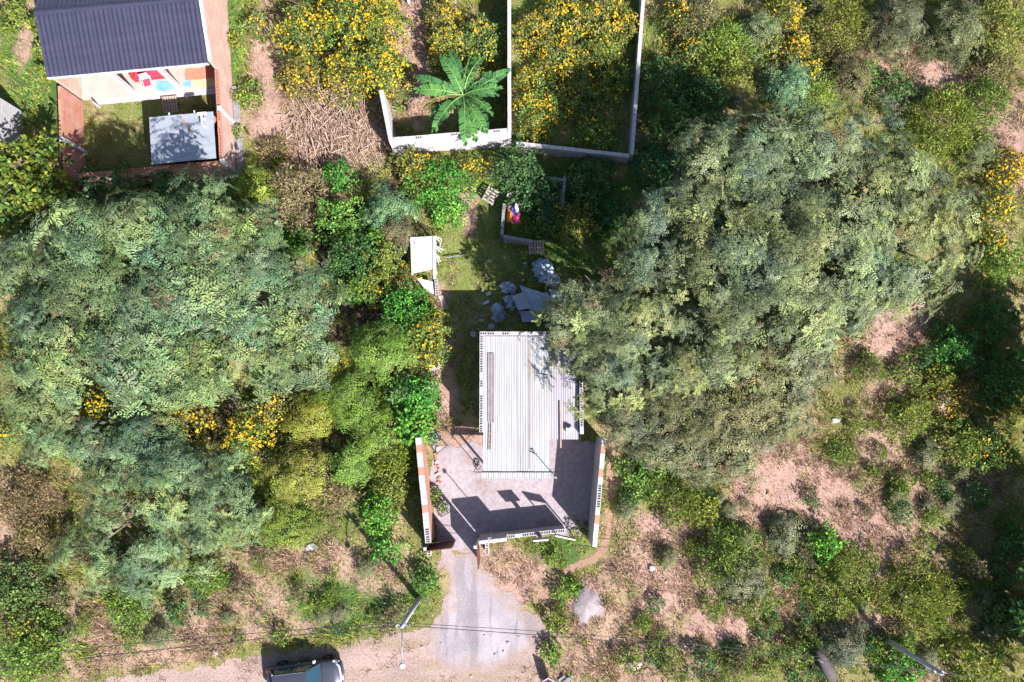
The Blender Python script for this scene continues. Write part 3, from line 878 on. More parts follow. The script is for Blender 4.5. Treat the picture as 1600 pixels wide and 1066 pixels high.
# ------------------------------------------------------------------ brick house, top left (local frame: x along the eave, y away from the road)
HO = Vector((-16.62, 14.12, 0)); HA = math.radians(5.5)
Hs = thing('brick_house', 'brick house with dark navy corrugated roof and open porch', 'house', HO, HA)
EB, RB, BB = 5.68, 8.94, 12.2
ZE, ZR = 2.86, 3.72
def hz_(y): return ZE + (ZR - ZE) * ((y - EB) / (RB - EB) if y < RB else (BB - y) / (BB - RB))
ns = 9
for side in (0, 1):
    for i in range(ns):
        xa = -9.32 + 9.17 * i / ns; xb = -9.32 + 9.17 * (i + 1) / ns + 0.06
        ya, yb = (EB - .12, RB) if side == 0 else (RB + .004, BB + .1)
        obj('roof_sheet', corrugated(xa, xb, ya, yb, lambda x, y, i=i: hz_(y) + 0.06 + 0.008 * (i % 2), 0.255, 0.026), M_navy, Hs, local=True)
obj('ridge_cap', MB().hexa([(-9.34, RB - .18, ZR + .055), (-.10, RB - .18, ZR + .055), (-.10, RB + .18, ZR + .055), (-9.34, RB + .18, ZR + .055)],
                           [(-9.34, RB - .02, ZR + .125), (-.10, RB - .02, ZR + .125), (-.10, RB + .02, ZR + .125), (-9.34, RB + .02, ZR + .125)]), M_navy, Hs, local=True)
for x0, x1 in ((-0.14, 0.04), (-9.24, -9.06)):
    g = MB()
    prof = [(EB - .02, -.2), (BB, -.2), (BB, ZE + .02), (RB, ZR + .02), (EB - .02, ZE + .02)]
    n = len(prof)
    g.add([(x0, y, z) for y, z in prof] + [(x1, y, z) for y, z in prof],
          [tuple(range(n)), tuple(range(2 * n - 1, n - 1, -1))] + [(i, n + i, n + (i + 1) % n, (i + 1) % n) for i in range(n)])
    obj('gable_wall', g, M_brick_pale, Hs, local=True)
cop = MB()
cop.hexa([(-.10, EB - .06, ZE + .03), (.075, EB - .06, ZE + .03), (.075, RB, ZR + .03), (-.10, RB, ZR + .03)],
         [(-.10, EB - .06, ZE + .17), (.075, EB - .06, ZE + .17), (.075, RB, ZR + .17), (-.10, RB, ZR + .17)])
cop.hexa([(-.10, RB + .003, ZR + .03), (.075, RB + .003, ZR + .03), (.075, BB, ZE + .03), (-.10, BB, ZE + .03)],
         [(-.10, RB + .003, ZR + .17), (.075, RB + .003, ZR + .17), (.075, BB, ZE + .17), (-.10, BB, ZE + .17)])
obj('gable_coping', cop, M_plaster, Hs, local=True)
obj('fascia', MB().box(-9.3, -.15, EB - .17, EB - .13, ZE - .12, ZE + .07), M_plaster, Hs, local=True)
obj('porch_floor', MB().box(-9.05, -.16, EB - .15, 7.75, -.1, 0.12), M_tile, Hs, local=True)
obj('porch_step', MB().box(-8.3, -.9, EB - .5, EB - .155, -.1, 0.06), M_block, Hs, local=True)
obj('back_wall', MB().box(-9.05, -.16, 7.76, 7.94, -.1, 3.2), M_plaster, Hs, local=True)
for x in (-5.9, -3.09):
    obj('porch_column', MB().box(x - .12, x + .12, EB - .12, EB + .12, 0.122, ZE - .02), M_plaster, Hs, local=True)
obj('porch_beam', MB().box(-9.0, -.16, EB - .11, EB + .11, ZE - .018, ZE + .02), M_plaster, Hs, local=True)
for x in (-7.4, -4.5, -1.5):
    w = obj('window', MB().box(x - .5, x + .5, 7.72, 7.757, 1.0, 2.1), M_white_metal, Hs, local=True)
    obj('pane', MB().box(x - .44, x - .02, 7.70, 7.718, 1.06, 2.04), M_glass, w, local=True)
    obj('pane', MB().box(x + .02, x + .44, 7.70, 7.718, 1.06, 2.04), M_glass, w, local=True)
def hl(x, y, z=0.0):
    return HO + Matrix.Rotation(HA, 3, 'Z') @ Vector((x, y, z))
def hthing(name, label, cat, x, y, z=0.122, rz=0.0):
    return thing(name, label, cat, hl(x, y, z), HA + rz)
# furniture on the porch
t = hthing('sofa', 'red sofa against the back of the porch', 'sofa', -4.75, 6.62)
obj('seat', MB().box(-.85, .85, -.3, .35, .12, .42), M_red, t, local=True)
obj('backrest', MB().box(-.85, .85, .352, .55, .12, .85), M_red, t, local=True)
for s in (-1, 1): obj('armrest', MB().box(min(s * .852, s * 1.02), max(s * .852, s * 1.02), -.3, .55, .0, .6), M_red, t, local=True)
for s in (-1, 1): obj('cushion', MB().box(s * .42 - .38, s * .42 + .38, -.28, .3, .422, .5), M_pink, t, local=True)
t = hthing('garden_chair', 'white plastic chair with red cushion on the porch', 'chair', -4.85, 5.98, 0.122, 0.2)
obj('seat', MB().box(-.27, .27, -.25, .27, .38, .42), M_plastic, t, local=True)
obj('backrest', MB().hexa([(-.27, .272, .38), (.27, .272, .38), (.27, .31, .38), (-.27, .31, .38)], [(-.25, .37, .85), (.25, .37, .85), (.25, .41, .85), (-.25, .41, .85)]), M_plastic, t, local=True)
for sx in (-1, 1):
    for sy in (-1, 1): obj('leg', MB().bar((sx * .24, sy * .22, 0), (sx * .22, sy * .2, .378), .045), M_plastic, t, local=True)
    obj('armrest', MB().box(min(sx * .28, sx * .34), max(sx * .28, sx * .34), -.25, .3, .58, .62), M_plastic, t, local=True)
    obj('arm_support', MB().bar((sx * .31, -.2, .40), (sx * .31, -.2, .578), .04), M_plastic, t, local=True)
obj('cushion', MB().box(-.2, .2, -.2, .22, .422, .49), M_pink, t, local=True)
def rug(label, x0, x1, y0, y1, m, z=0.126):
    mb = MB().grid(lambda u, v: hl(x0 + (x1 - x0) * u + .03 * math.sin(9 * v), y0 + (y1 - y0) * v + .03 * math.sin(11 * u), z + .004 * math.sin(7 * u + 5 * v)), 10, 6)
    return tag(obj('rug', mb, m), label, 'rug')
rug('blue rug on the porch floor under the plastic chair', -4.55, -3.45, 5.62, 6.3, M_blue)
rug('coral red mat at the back right of the porch', -2.75, -.85, 6.15, 6.9, M_coral)
rug('cream and orange mat at the front right of the porch', -2.3, -.75, 5.62, 6.13, M_cream)
rug('small blue mat beside the coral mat on the porch', -2.9, -2.4, 5.75, 6.1, M_blue, 0.134)
t = hthing('white_pipe', 'short white pipe standing at the left end of porch step', 'pipe', -8.05, 5.0, 0)
obj('pipe', MB().tube([(0, 0, 0), (0, 0, .75)], .05, 8), M_white_metal, t, local=True)
# yard walls of the house
def hwall(label, x0, y0, x1, y1, h, seed, fm=M_brick):
    return block_wall('yard_wall', label, hl(x0, y0), hl(x1, y1), h, 0.17, fm, lambda r, i, n: ('r', 0 if r.random() < .7 else 1), seed)
hwall('brick yard wall at the left side of the brick house', -9.15, -0.4, -9.15, 5.45, 2.1, 41)
hwall('brick yard wall at the right side of the brick house, beside the dry weeds', -.05, 0.12, -.05, 5.6, 2.1, 42, M_brick_pale)
hwall('brick wall along the bottom of the house yard, half under the tree', -9.0, 0.0, 0.05, 0.0, 2.1, 43, M_brick_pale)
for (x, y, l) in ((0.05, 3.2, 'halfway along the right brick yard wall'), (-9.02, 2.2, 'halfway along the left brick yard wall'), (0.05, 0.02, 'at the bottom right corner of the house yard')):
    q = hl(x, y)
    t = thing('wall_pillar', 'pale concrete pillar ' + l, 'pillar', q, HA)
    obj('shaft', MB().box(-.11, .11, -.11, .11, -.1, 2.16), M_block, t, local=True)
    obj('cap', MB().box(-.13, .13, -.13, .13, 2.162, 2.2), M_plaster, t, local=True)
obj_kerb = thing('foundation_kerb', 'dark concrete footing along the outside of right brick yard wall', 'footing', hl(.2, 2.5), HA)
obj('footing', MB().box(-.12, .16, -2.75, 3.0, -.1, .16), M_block_dark, obj_kerb, local=True)
obj('footing_toe', MB().box(.163, .26, -2.7, 2.9, -.1, .07), M_block_dark, obj_kerb, local=True)
# outhouse with tin roof
t = hthing('outhouse', 'small outhouse with pale flat tin roof in the brick house yard', 'outhouse', -.2, .15, 0)
obj('wall', MB().box(-3.55, -3.40, .2, 2.6, -.1, 2.2), M_brick, t, local=True)
obj('wall', MB().box(-3.395, -.06, 2.45, 2.6, -.1, 2.2), M_brick, t, local=True)
obj('door', MB().box(-2.6, -1.8, 2.602, 2.64, .02, 1.95), M_red, t, local=True)
for i in range(4):
    x0 = -3.72 + 3.66 * i / 4
    obj('roof_sheet', MB().hexa([(x0, .02, 2.27 + .006 * (i % 2)), (x0 + .93, .02, 2.27 + .006 * (i % 2)), (x0 + .93, 2.78, 2.33 + .006 * (i % 2)), (x0, 2.78, 2.33 + .006 * (i % 2))],
                                [(x0, .02, 2.285 + .006 * (i % 2)), (x0 + .93, .02, 2.285 + .006 * (i % 2)), (x0 + .93, 2.78, 2.345 + .006 * (i % 2)), (x0, 2.78, 2.345 + .006 * (i % 2))]), M_tin, t, local=True)
obj('roof_batten', MB().bar((-1.9, 2.6, 2.39), (-1.35, 1.75, 2.375), .12, .05), M_rust, t, local=True)
ch = obj('flue', MB().tube([(-.55, 1.9, 2.3), (-.55, 1.9, 2.75), (-.55, 2.5, 2.78)], .06, 8), M_white_metal, t, local=True)
obj('flue_cap', MB().bar((-.75, 2.5, 2.78), (-.25, 2.5, 2.78), .13), M_white_metal, ch, local=True)
obj('flue_cap', MB().bar((-.55, 2.15, 2.79), (-.30, 2.15, 2.79), .09), M_white_metal, ch, local=True)
for x in (-2.6, -1.15):
    obj('rafter', MB().bar((x, 2.7, 2.25), (x, 2.98, 2.27), .07), M_plaster, t, local=True)

def pallet(label, loc, rx, rz, w=0.95, d=0.8, m=M_wood, nslat=6):
    t = thing('pallet', label, 'pallet', loc, rz)
    t.rotation_euler = (rx, 0, rz)
    for i in range(nslat):
        x = -w / 2 + (i + .5) * w / nslat
        obj('slat', MB().box(x - w / nslat * .32, x + w / nslat * .32, -d / 2, d / 2, .085, .105), m, t, local=True)
    for y in (-d / 2 + .04, 0, d / 2 - .04):
        obj('runner', MB().box(-w / 2, w / 2, y - .04, y + .04, 0, .083), m, t, local=True)
    return t
pallet('wooden pallet leaning at the porch step of the brick house', hl(-3.75, 4.75, .04), 0.25, HA, 0.95, 0.95)
for lab, dx, dy in (('leftmost', 0, 0), ('rightmost', .45, .05), ('lowest', .2, -.3)):
    q = hl(-2.05 + dx, 3.75 + dy, 0)
    t = thing('bucket', lab + ' of three dark buckets in the shade above the outhouse roof', 'bucket', q)
    obj('shell', MB().lathe([(.14, 0), (.18, .3), (.19, .31), (.165, .31), (.13, .04)], 12, q), M_black, t)
    obj('handle', MB().tube([q + Vector((.18 * math.cos(a), .02, .3 + .1 * math.sin(a))) for a in (0, .8, 1.57, 2.34, 3.14)], .008, 5), M_grey_metal, t)

# edge of the neighbour's roof at the left border
q = P(-6, 178, 2.4); q.x -= 0.75
t = thing('neighbour_shed', 'pale grey flat roof corner at the left edge, level with the brick house yard', 'shed', (q.x - .6, q.y, 0))
obj('roof_slab', MB().hexa([(q.x - 2.4, q.y - 1.3, 2.35), (q.x + .75, q.y - 1.3, 2.35), (q.x + .62, q.y + 1.3, 2.35), (q.x - 2.4, q.y + 1.3, 2.35)],
                           [(q.x - 2.4, q.y - 1.3, 2.47), (q.x + .75, q.y - 1.3, 2.47), (q.x + .62, q.y + 1.3, 2.47), (q.x - 2.4, q.y + 1.3, 2.47)]), M_block, t)
obj('wall', MB().wall((q.x + .45, q.y - 1.2), (q.x + .40, q.y + 1.2), .18, -.1, 2.348), M_block_face, t)

# landmarks used to say where small alike things lie
MARKS = [('the sand heap', 915, 940), ('the pale pinkish boulder', 991, 1037), ('the right-hand power pole', 1425, 1025), ('the charred trunk', 1290, 1040), ('the lone bright bush', 1290, 855),
         ('the bare pink patch', 1255, 765), ('the grey earth mound', 1475, 625), ('the footpath bend', 935, 868), ('the white bag up-right of the sand', 1018, 888), ('the white bag by the footpath top', 1001, 762),
         ('the dull grey-green tree', 1130, 690), ('the white stone on the slope', 1305, 657), ('the bottom right corner', 1560, 1040), ('the dark right edge', 1560, 850), ('the framed maroon sign', 857, 1055),
         ('the bluish grey top bush', 1190, 52), ('the bright ferny bush', 1348, 120), ('the wide olive upper bush', 1480, 195), ('the top right corner', 1570, 20), ('the wide grey top bush', 1500, 45),
         ('the biggest tree crown', 1300, 175), ('the parked car', 475, 1025), ('the street light pole', 645, 955), ('the pole shadow', 590, 840), ('the bluish small tree', 210, 890), ('the lower left corner', 20, 1040),
         ('the pink verge stone', 337, 1019), ('the pale verge debris', 487, 855), ('the left yard wall', 655, 800), ('the dry cane heap', 520, 200), ('the lean-to', 660, 405), ('the brick house corner', 365, 270),
         ('the bright gap bush', 532, 342), ('the yellow-green bush', 563, 448), ('the broad left tree', 440, 430), ('the grey bush mid slope', 1160, 905), ('the pole shadow end', 1300, 905), ('the lower slope middle', 1080, 960),
         ('the gate opening', 725, 865), ('the driveway middle', 740, 960), ('the driveway mouth', 720, 1040), ('the round tarp', 795, 450), ('the pale pallet', 838, 386), ('the long tarp heap', 852, 428), ('the dark tarp heap', 780, 490),
         ('the olive thicket bush', 1310, 920), ('the wide olive lower bush', 1440, 930), ('the right-edge flowers', 1555, 330), ('the verge straw', 230, 970), ('the bare slope upper', 1395, 525), ('the sparse slope right', 1400, 800)]
def near(x, y):
    d, nm, mx_, my_ = min((math.hypot(x - a, y - b), nm, a, b) for nm, a, b in MARKS)
    dx, dy = x - mx_, y - my_
    if d < 12: w = 'at'
    else:
        v = 'above' if dy < 0 else 'below'; h = 'left of' if dx < 0 else 'right of'
        if abs(dx) > 2.2 * abs(dy): w = h
        elif abs(dy) > 2.2 * abs(dx): w = v
        else: w = v[:5] + '-' + h
        w = ('close ' if d < 45 else 'some way ') + w
    return w + ' ' + nm

# ------------------------------------------------------------------ things in the back yard
# white lean-to at the left edge
q = P(660, 405, 0)
t = thing('lean_to', 'small white flat-roofed lean-to at the left edge of the back yard', 'shelter', q)
A = [P(641, 371, 1.7), P(677, 369, 1.7), P(678, 420, 1.7), P(643, 428, 1.7)]
r_ = MB().hexa([Vector((a.x, a.y, 1.66)) for a in (A[3], A[2], A[1], A[0])], [Vector((a.x, a.y, 1.70)) for a in (A[3], A[2], A[1], A[0])])
obj('roof_panel', r_, M_plaster, t)
obj('roof_edge', MB().bar(P(679, 369, 1.73), P(679.5, 436, 1.73), .16, .08), M_white_metal, t)
for a in A:
    obj('post', MB().bar((a.x * .985 - .08, a.y - .06 if a.y > 8 else a.y + .06, 0), (a.x * .985 - .08, a.y - .06 if a.y > 8 else a.y + .06, 1.655), .08), M_white_metal, t)
a = P(650, 434, .55); b = P(676, 440, .5); c = P(678, 460, .45); d = P(664, 452, .5)
obj('lower_panel', MB().hexa([d + Vector((0, 0, -.02)), c + Vector((0, 0, -.02)), b + Vector((0, 0, -.02)), a + Vector((0, 0, -.02))], [d, c, b, a]), M_plaster, t)
# bent white frames beside it
for i, (x0, y0, z0, x1, y1, z1, x2, y2, z2, lab) in enumerate([
        (681, 370, 1.2, 690, 374, 1.0, 687, 386, .1, 'topmost bent white chair frame beside the lean-to'),
        (681, 384, 1.0, 692, 391, .8, 686, 386, .05, 'straight white chair frame beside the middle of lean-to'),
        (682, 397, .9, 688, 408, .5, 684, 407, .05, 'lowest white forked frame beside the lean-to')]):
    t = thing('chair_frame', lab, 'frame', P(x0, y0))
    obj('tube', MB().tube([P(x0, y0, z0), P(x1, y1, z1), P(x2, y2, z2)], .03, 6), M_white_metal, t)
    obj('brace', MB().tube([P(x0, y0 + 3, z0), P(x1 - 3, y1 + 3, z1 - .1)], .025, 6), M_white_metal, t)
tag(obj('pole', MB().tube([P(695, 402.5, .12), P(721, 399, .10)], .035, 6), M_grey_metal), 'grey metal tube lying on the grass right of the lean-to', 'tube')
p = P(682, 446)
t = thing('block_row', 'row of white hollow blocks on the ground below the lean-to', 'blocks', p)
block_course(t, P(682, 436), P(683, 462), 0.02, lambda r, i, n: ('p', 0), 0.19, 51, L=0.3)
tag(obj('rubble_strip', MB().grid(lambda u, v: P(684 + 8 * u + 10 * v, 462 + 22 * v, .06 + .06 * math.sin(9 * u + 4 * v)), 6, 12), M_plaster), 'strip of pale rubble between hollow blocks and the shed shadow', 'rubble')
# sunken brick enclosure in the shade
q = P(835, 320)
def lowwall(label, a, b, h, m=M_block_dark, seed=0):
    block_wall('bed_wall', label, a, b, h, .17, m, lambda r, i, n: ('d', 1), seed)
lowwall('dark low wall on the left of the shaded enclosure with orange cloth', P(788, 318, .9), P(784, 366, .9), .9, seed=61)
lowwall('dark low wall along the bottom of the shaded enclosure', P(786, 369, .9), P(832, 377, .9), .9, seed=62)
lowwall('dark low wall on the right of the shaded enclosure', P(883, 275, .9), P(878, 326, .9), .9, seed=63)
lowwall('dark low wall along the top of the shaded enclosure', P(850, 278, .9), P(880, 281, .9), .9, seed=64)
t = thing('cloth_bundle', 'orange, violet and magenta cloth bundle inside the shaded enclosure', 'cloth', P(802, 342))
def cloth(x0, y0, x1, y1, z, m, sd, name='cloth'):
    def fn(u, v):
        b = P(x0 + (x1 - x0) * u, y0 + (y1 - y0) * v)
        return Vector((b.x + .05 * math.sin(6 * v + sd), b.y + .05 * math.sin(5 * u + sd), z + .1 * math.sin(7 * u + sd) * math.cos(6 * v) + .12 * (1 - (2 * u - 1) ** 2)))
    obj(name, MB().grid(fn, 8, 8), m, t, smooth=True)
cloth(793, 330, 804, 354, .75, M_orange, 1.0)
cloth(799, 341, 812, 355, .80, M_magenta, 2.0)
cloth(797, 327, 811, 342, .84, M_violet, 3.0)
cloth(804, 328, 809, 341, 1.0, M_plastic, 4.0)
pallet('dark pallet half under leaves at the upper left of the shaded enclosure', P(766, 306, .25), 0.35, 1.1, .95, .75, M_wood_grey, 5)
pallet('pale pallet propped below the shaded enclosure', P(838, 386, .3), 0.5, 0.05, .95, .8, M_wood, 6)
t = thing('round_pot', 'pale round pot at the top left corner of shaded enclosure', 'pot', P(797, 309))
obj('pot', MB().lathe([(.12, 0), (.18, .3), (.2, .32), (.17, .32), (.12, .08)], 12, P(797, 309)), M_plaster, t)
obj('soil', MB().lathe([(.01, .24), (.13, .25), (.01, .26)], 10, P(797, 309)), M_bark, t)
# tarps over heaps
def tarp(label, outline, zc, m, sd, base=0.05):
    """draped sheet: outline px polygon at the ground, lifted to zc over the middle"""
    pts = [P(x, y) for x, y in outline]
    cen = sum(pts, Vector()) / len(pts)
    r = random.Random(sd)
    mb = MB(); rings = 14; n = len(pts) * 10
    ring = []
    for i in range(n):
        k = i / 10; a = pts[int(k) % len(pts)]; b = pts[(int(k) + 1) % len(pts)]
        ring.append(a.lerp(b, k % 1))
    vs = [cen + Vector((0, 0, zc))]
    for j in range(1, rings + 1):
        t_ = j / rings
        for i in range(n):
            q = cen.lerp(ring[i], t_)
            fold = .16 * math.sin(i * .52 + sd + 1.5 * math.sin(5 * t_ + sd)) * t_ + .10 * math.sin(7 * q.x + 4 * q.y + sd) + .07 * math.sin(13 * q.x - 9 * q.y + 2 * sd)
            lump_ = .55 + .45 * math.sin(2.2 * q.x + 3 * sd) * math.cos(2.6 * q.y + sd)
            z = zc * (1 - t_ ** 2.6) * lump_ + base + fold * (1 - .35 * t_)
            vs.append(Vector((q.x + .06 * math.sin(i * .9 + sd) * t_, q.y + .06 * math.cos(i * .7 + sd) * t_, max(.03, z))))
    f = [(0, 1 + i, 1 + (i + 1) % n) for i in range(n)]
    for j in range(rings - 1):
        for i in range(n):
            a = 1 + j * n + i; b = 1 + j * n + (i + 1) % n
            f.append((a, a + n, b + n, b))
    mb.add(vs, f)
    return tag(obj('tarp', mb, m, smooth=True), label, 'tarp')
tarp('blue-grey tarp over a long heap, upper right behind the shed', [(832, 411), (846, 403), (861, 408), (864, 424), (878, 441), (870, 452), (854, 447), (839, 436), (831, 424)], .75, M_tarp, 1)
tarp('small round blue-grey tarp left of the big tarp behind the shed', [(780, 446), (790, 439), (802, 442), (809, 452), (800, 459), (786, 459)], .6, M_tarp, 2)
tarp('dark tarp heap in the shed shadow behind the back wall', [(768, 478), (780, 472), (788, 480), (790, 495), (780, 505), (768, 500)], .5, M_tarp, 3)
def plate(label, corners, m, zs, name='metal_sheet', cat='metal sheet'):
    top = [P(x, y, z) for (x, y), z in zip(corners, zs)]
    mb = MB().hexa([p - Vector((0, 0, .02)) for p in top[::-1]], top[::-1])
    return tag(obj(name, mb, m), label, cat)
plate('large blue-grey panel lying behind the shed back wall', [(812, 446), (852, 459), (868, 492), (826, 484)], M_tarp, (.55, .6, .5, .45))
plate('square blue-grey panel on top of the large panel behind the shed', [(800, 463), (818, 456), (830, 481), (810, 485)], M_tin, (.62, .66, .6, .58))
plate('small tilted blue-grey panel at the upper right of the large panel', [(846, 460), (855, 456), (862, 468), (852, 471)], M_tin, (.68, .75, .72, .66))
plate('flat blue panel lying nearest the shed back wall', [(812, 486), (838, 486), (842, 504), (816, 503)], M_tarp, (.2, .22, .2, .18))
tarp('crumpled pale sheet between the round tarp and large panel', [(788, 464), (800, 460), (808, 470), (804, 486), (794, 484), (786, 474)], .35, M_tarp, 4)
plate('blue-grey sheet lying upper right behind the large panel', [(858, 452), (880, 456), (884, 476), (864, 478)], M_tarp, (.5, .5, .45, .4))
plate('small pale board on the ground in the shed shadow', [(754, 473), (763, 468), (765, 472), (756, 477)], M_plaster, (.06, .06, .06, .06), 'board', 'board')
plate('pale board on the ground left of the round tarp', [(759, 458), (766, 455), (768, 459), (761, 463)], M_plaster, (.06, .06, .06, .06), 'board', 'board')
for k, (x, y, l) in enumerate([(740, 523, 'pale bucket with bundle in the shadow left of the shed corner'), (768, 512, 'white can among scrap behind the shed corner')]):
    q = P(x, y)
    t = thing('can', l, 'can', q)
    obj('drum', MB().lathe([(.16, 0), (.17, .35), (.1, .4)], 12, q), M_plaster, t)
    obj('lid', MB().lathe([(.12, .402), (.12, .43), (.05, .44)], 12, q), M_grey_metal, t)
mb = MB()
pts = [P(738, 553, .1), P(742, 565, .1), P(749, 571, .1), P(753, 568, .1)]
tag(obj('bent_tube', MB().tube(pts, .03, 6), M_grey_metal), 'bent grey tube in the shed shadow by the left wall', 'tube')
r = random.Random(77)
for k in range(16):
    x = r.uniform(745, 835); y = r.uniform(398, 520)
    if x > 750 and y > 505: y -= 30
    q = P(x, y); w = r.uniform(.06, .16)
    o = obj('debris', MB().hexa([q + Vector((-w, -w * .5, 0)), q + Vector((w, -w * .6, 0)), q + Vector((w * .8, w * .6, 0)), q + Vector((-w, w * .5, 0))],
                                [q + Vector((-w * .8, -w * .4, .1)), q + Vector((w * .9, -w * .4, .07)), q + Vector((w * .7, w * .5, .1)), q + Vector((-w * .8, w * .4, .06))]),
            [M_plaster, M_wood, M_stone, M_grey_metal][k % 4])
    tag(o, 'small ' + ['white', 'brown', 'pinkish', 'grey'][k % 4] + ' scrap ' + near(x, y), 'debris', 'scraps of debris behind the shed')
# fallen palm frond in the shade
t = tag(obj('plank', MB().bar(P(935, 362, .1), P(958, 325, .25), .16, .04), M_wood_grey), 'grey plank lying in the deep tree shade right of the enclosure', 'plank')

# ------------------------------------------------------------------ sand heap, boulders, sign by the road
def mound(name, label, px, py, rx, ry, h, m, cat, sd, steps=22):
    c = P(px, py)
    mb = MB()
    def fn(u, v):
        a = 2 * math.pi * u; rr = v
        nx_, ny_ = math.cos(a), math.sin(a)
        k = 1 + .18 * math.sin(3 * a + sd) + .1 * math.sin(5 * a + 2 * sd)
        x, y = c.x + rx * k * rr * nx_, c.y + ry * k * rr * ny_
        hh = h * (1 - rr ** 1.7) * (.75 + .5 * float(fbm(np.array(x * 2.2), np.array(y * 2.2), sd))) - .06 * rr
        return Vector((x, y, float(ground_z(np.array(x), np.array(y))) + hh))
    mb.grid(fn, steps, 10)
    return tag(obj(name, mb, m, smooth=True), label, cat)
M_sand = mat('grey_sand', (0.31, 0.265, 0.28), (0.22, 0.18, 0.19), 4, 0.95, 0.6, bscale=22)
M_ash = mat('dark_ash', (0.10, 0.085, 0.09), (0.06, 0.05, 0.055), 4, 0.95, 0.5)
mound('sand_heap', 'heap of pale grey sand in the grass right of the driveway', 916, 943, 1.0, 1.25, .26, M_sand, 'sand heap', 2.0)
mound('ash_heap', 'dark ash patch on top of the sand heap', 907, 920, .40, .30, .30, M_ash, 'ash heap', 5.0)
def boulder(label, px, py, r, sd, m=M_stone, sq=.65, name='boulder', cat='stone', ax=1.0):
    c = P(px, py); rr = random.Random(sd)
    ph = [rr.uniform(0, 6) for _ in range(6)]
    def fn(u, v):
        a = 2 * math.pi * u; b = math.pi * (v - .5)
        k = r * (1 + .13 * math.sin(3 * a + ph[0]) * math.cos(b) + .1 * math.sin(2 * b + ph[1]) + .08 * math.sin(5 * a + ph[2]) * math.cos(b))
        return c + Vector((k * ax * math.cos(a) * math.cos(b), k * math.sin(a) * math.cos(b), r * sq * .6 + k * sq * math.sin(b)))
    o = tag(obj(name, MB().grid(lambda u, v: fn(u, v) - c, 14, 9), m, smooth=True), label, cat); o.location = c
    return o
boulder('pale pinkish boulder in the dry grass near the bottom edge', 991, 1037, .32, 1, ax=1.35)
boulder('white plastic bag lying in green weeds right of the footpath', 1001, 762, .2, 2, M_plastic, .5, 'plastic_bag', 'bag')
boulder('white bag in the grass up-right of the sand heap', 1018, 888, .17, 3, M_plastic, .5, 'plastic_bag', 'bag')
boulder('pale pink stone in the verge above the dirt road', 337, 1019, .2, 4)
boulder('small white stone on the grassy verge left of the power pole', 591, 961, .12, 5, M_plaster)
boulder('white stone at the left end of the car shadow', 429, 991, .17, 6, M_plaster)
boulder('small stone on the bare ground right of the footpath top', 983, 713, .14, 7, M_plaster)
boulder('white stone beside the big tree foot on the dry slope', 1305, 657, .16, 8, M_plaster, .4, ax=1.6)
boulder('pale debris in the verge up-left of the car', 487, 855, .2, 9, M_plaster, .35, ax=1.7)
boulder('grey mound of dumped earth on the flowering right slope', 1475, 625, .55, 10, mat('grey_earth', (.42, .33, .33), (.3, .23, .23), 4, .95, .6), .55, 'earth_lump', 'earth', 1.3)
rr = random.Random(9)
for k in range(26):
    x = rr.uniform(640, 830); y = rr.uniform(990, 1062)
    if k > 12: x = rr.uniform(970, 1060); y = rr.uniform(820, 930)
    boulder('small pale stone ' + near(x, y), x, y, rr.uniform(.04, .09), 20 + k, M_stone, .6)['group'] = 'loose small stones'
# framed maroon sign leaning near the bottom edge
c0 = P(857, 1062, 0)
t = thing('framed_sign', 'maroon panel in a white frame leaning at the bottom edge', 'sign', c0, -0.45)
t.rotation_euler = (0.95, 0, -0.5)
obj('panel', MB().box(-.26, .26, .04, 1.02, .28, .30), M_maroon, t, local=True)
fr = MB()
for b in ((-.31, -.262, .0, 1.06), (.262, .31, .0, 1.06)): fr.box(b[0], b[1], b[2], b[3], .27, .32)
fr.box(-.26, .26, 0, .038, .271, .319); fr.box(-.26, .26, 1.022, 1.06, .271, .319)
obj('frame', fr, M_white_metal, t, local=True)
obj('leg', MB().box(-.3, -.27, -.25, 0.9, .22, .268), M_grey_metal, t, local=True)
obj('leg', MB().box(.27, .3, -.25, 0.9, .22, .268), M_grey_metal, t, local=True)
for k in range(3):
    q = P(878 + 7 * k, 1060 + (k % 2) * 3)
    tag(obj('scrap_piece', MB().bar(q + Vector((-.2, -.1, .08)), q + Vector((.15, .2, .2)), .12, .05), M_grey_metal),
        'grey scrap piece beside the leaning framed sign', 'scrap', 'scrap beside the framed sign')

# fallen dark trunk on the right slope
t = thing('fallen_trunk', 'dark charred tree trunk leaning on the dry slope, lower right', 'trunk', P(1290, 1050))
obj('trunk', MB().tube([P(1300, 1058, .1), P(1293, 1045, .6), P(1284, 1028, 1.0), P(1276, 1016, 1.2)], [.3, .34, .26, .12], 9), M_ash, t, smooth=True)
obj('broken_branch', MB().tube([P(1288, 1036, .9), P(1278, 1030, 1.6)], [.1, .05], 7), M_bark, t, smooth=True)

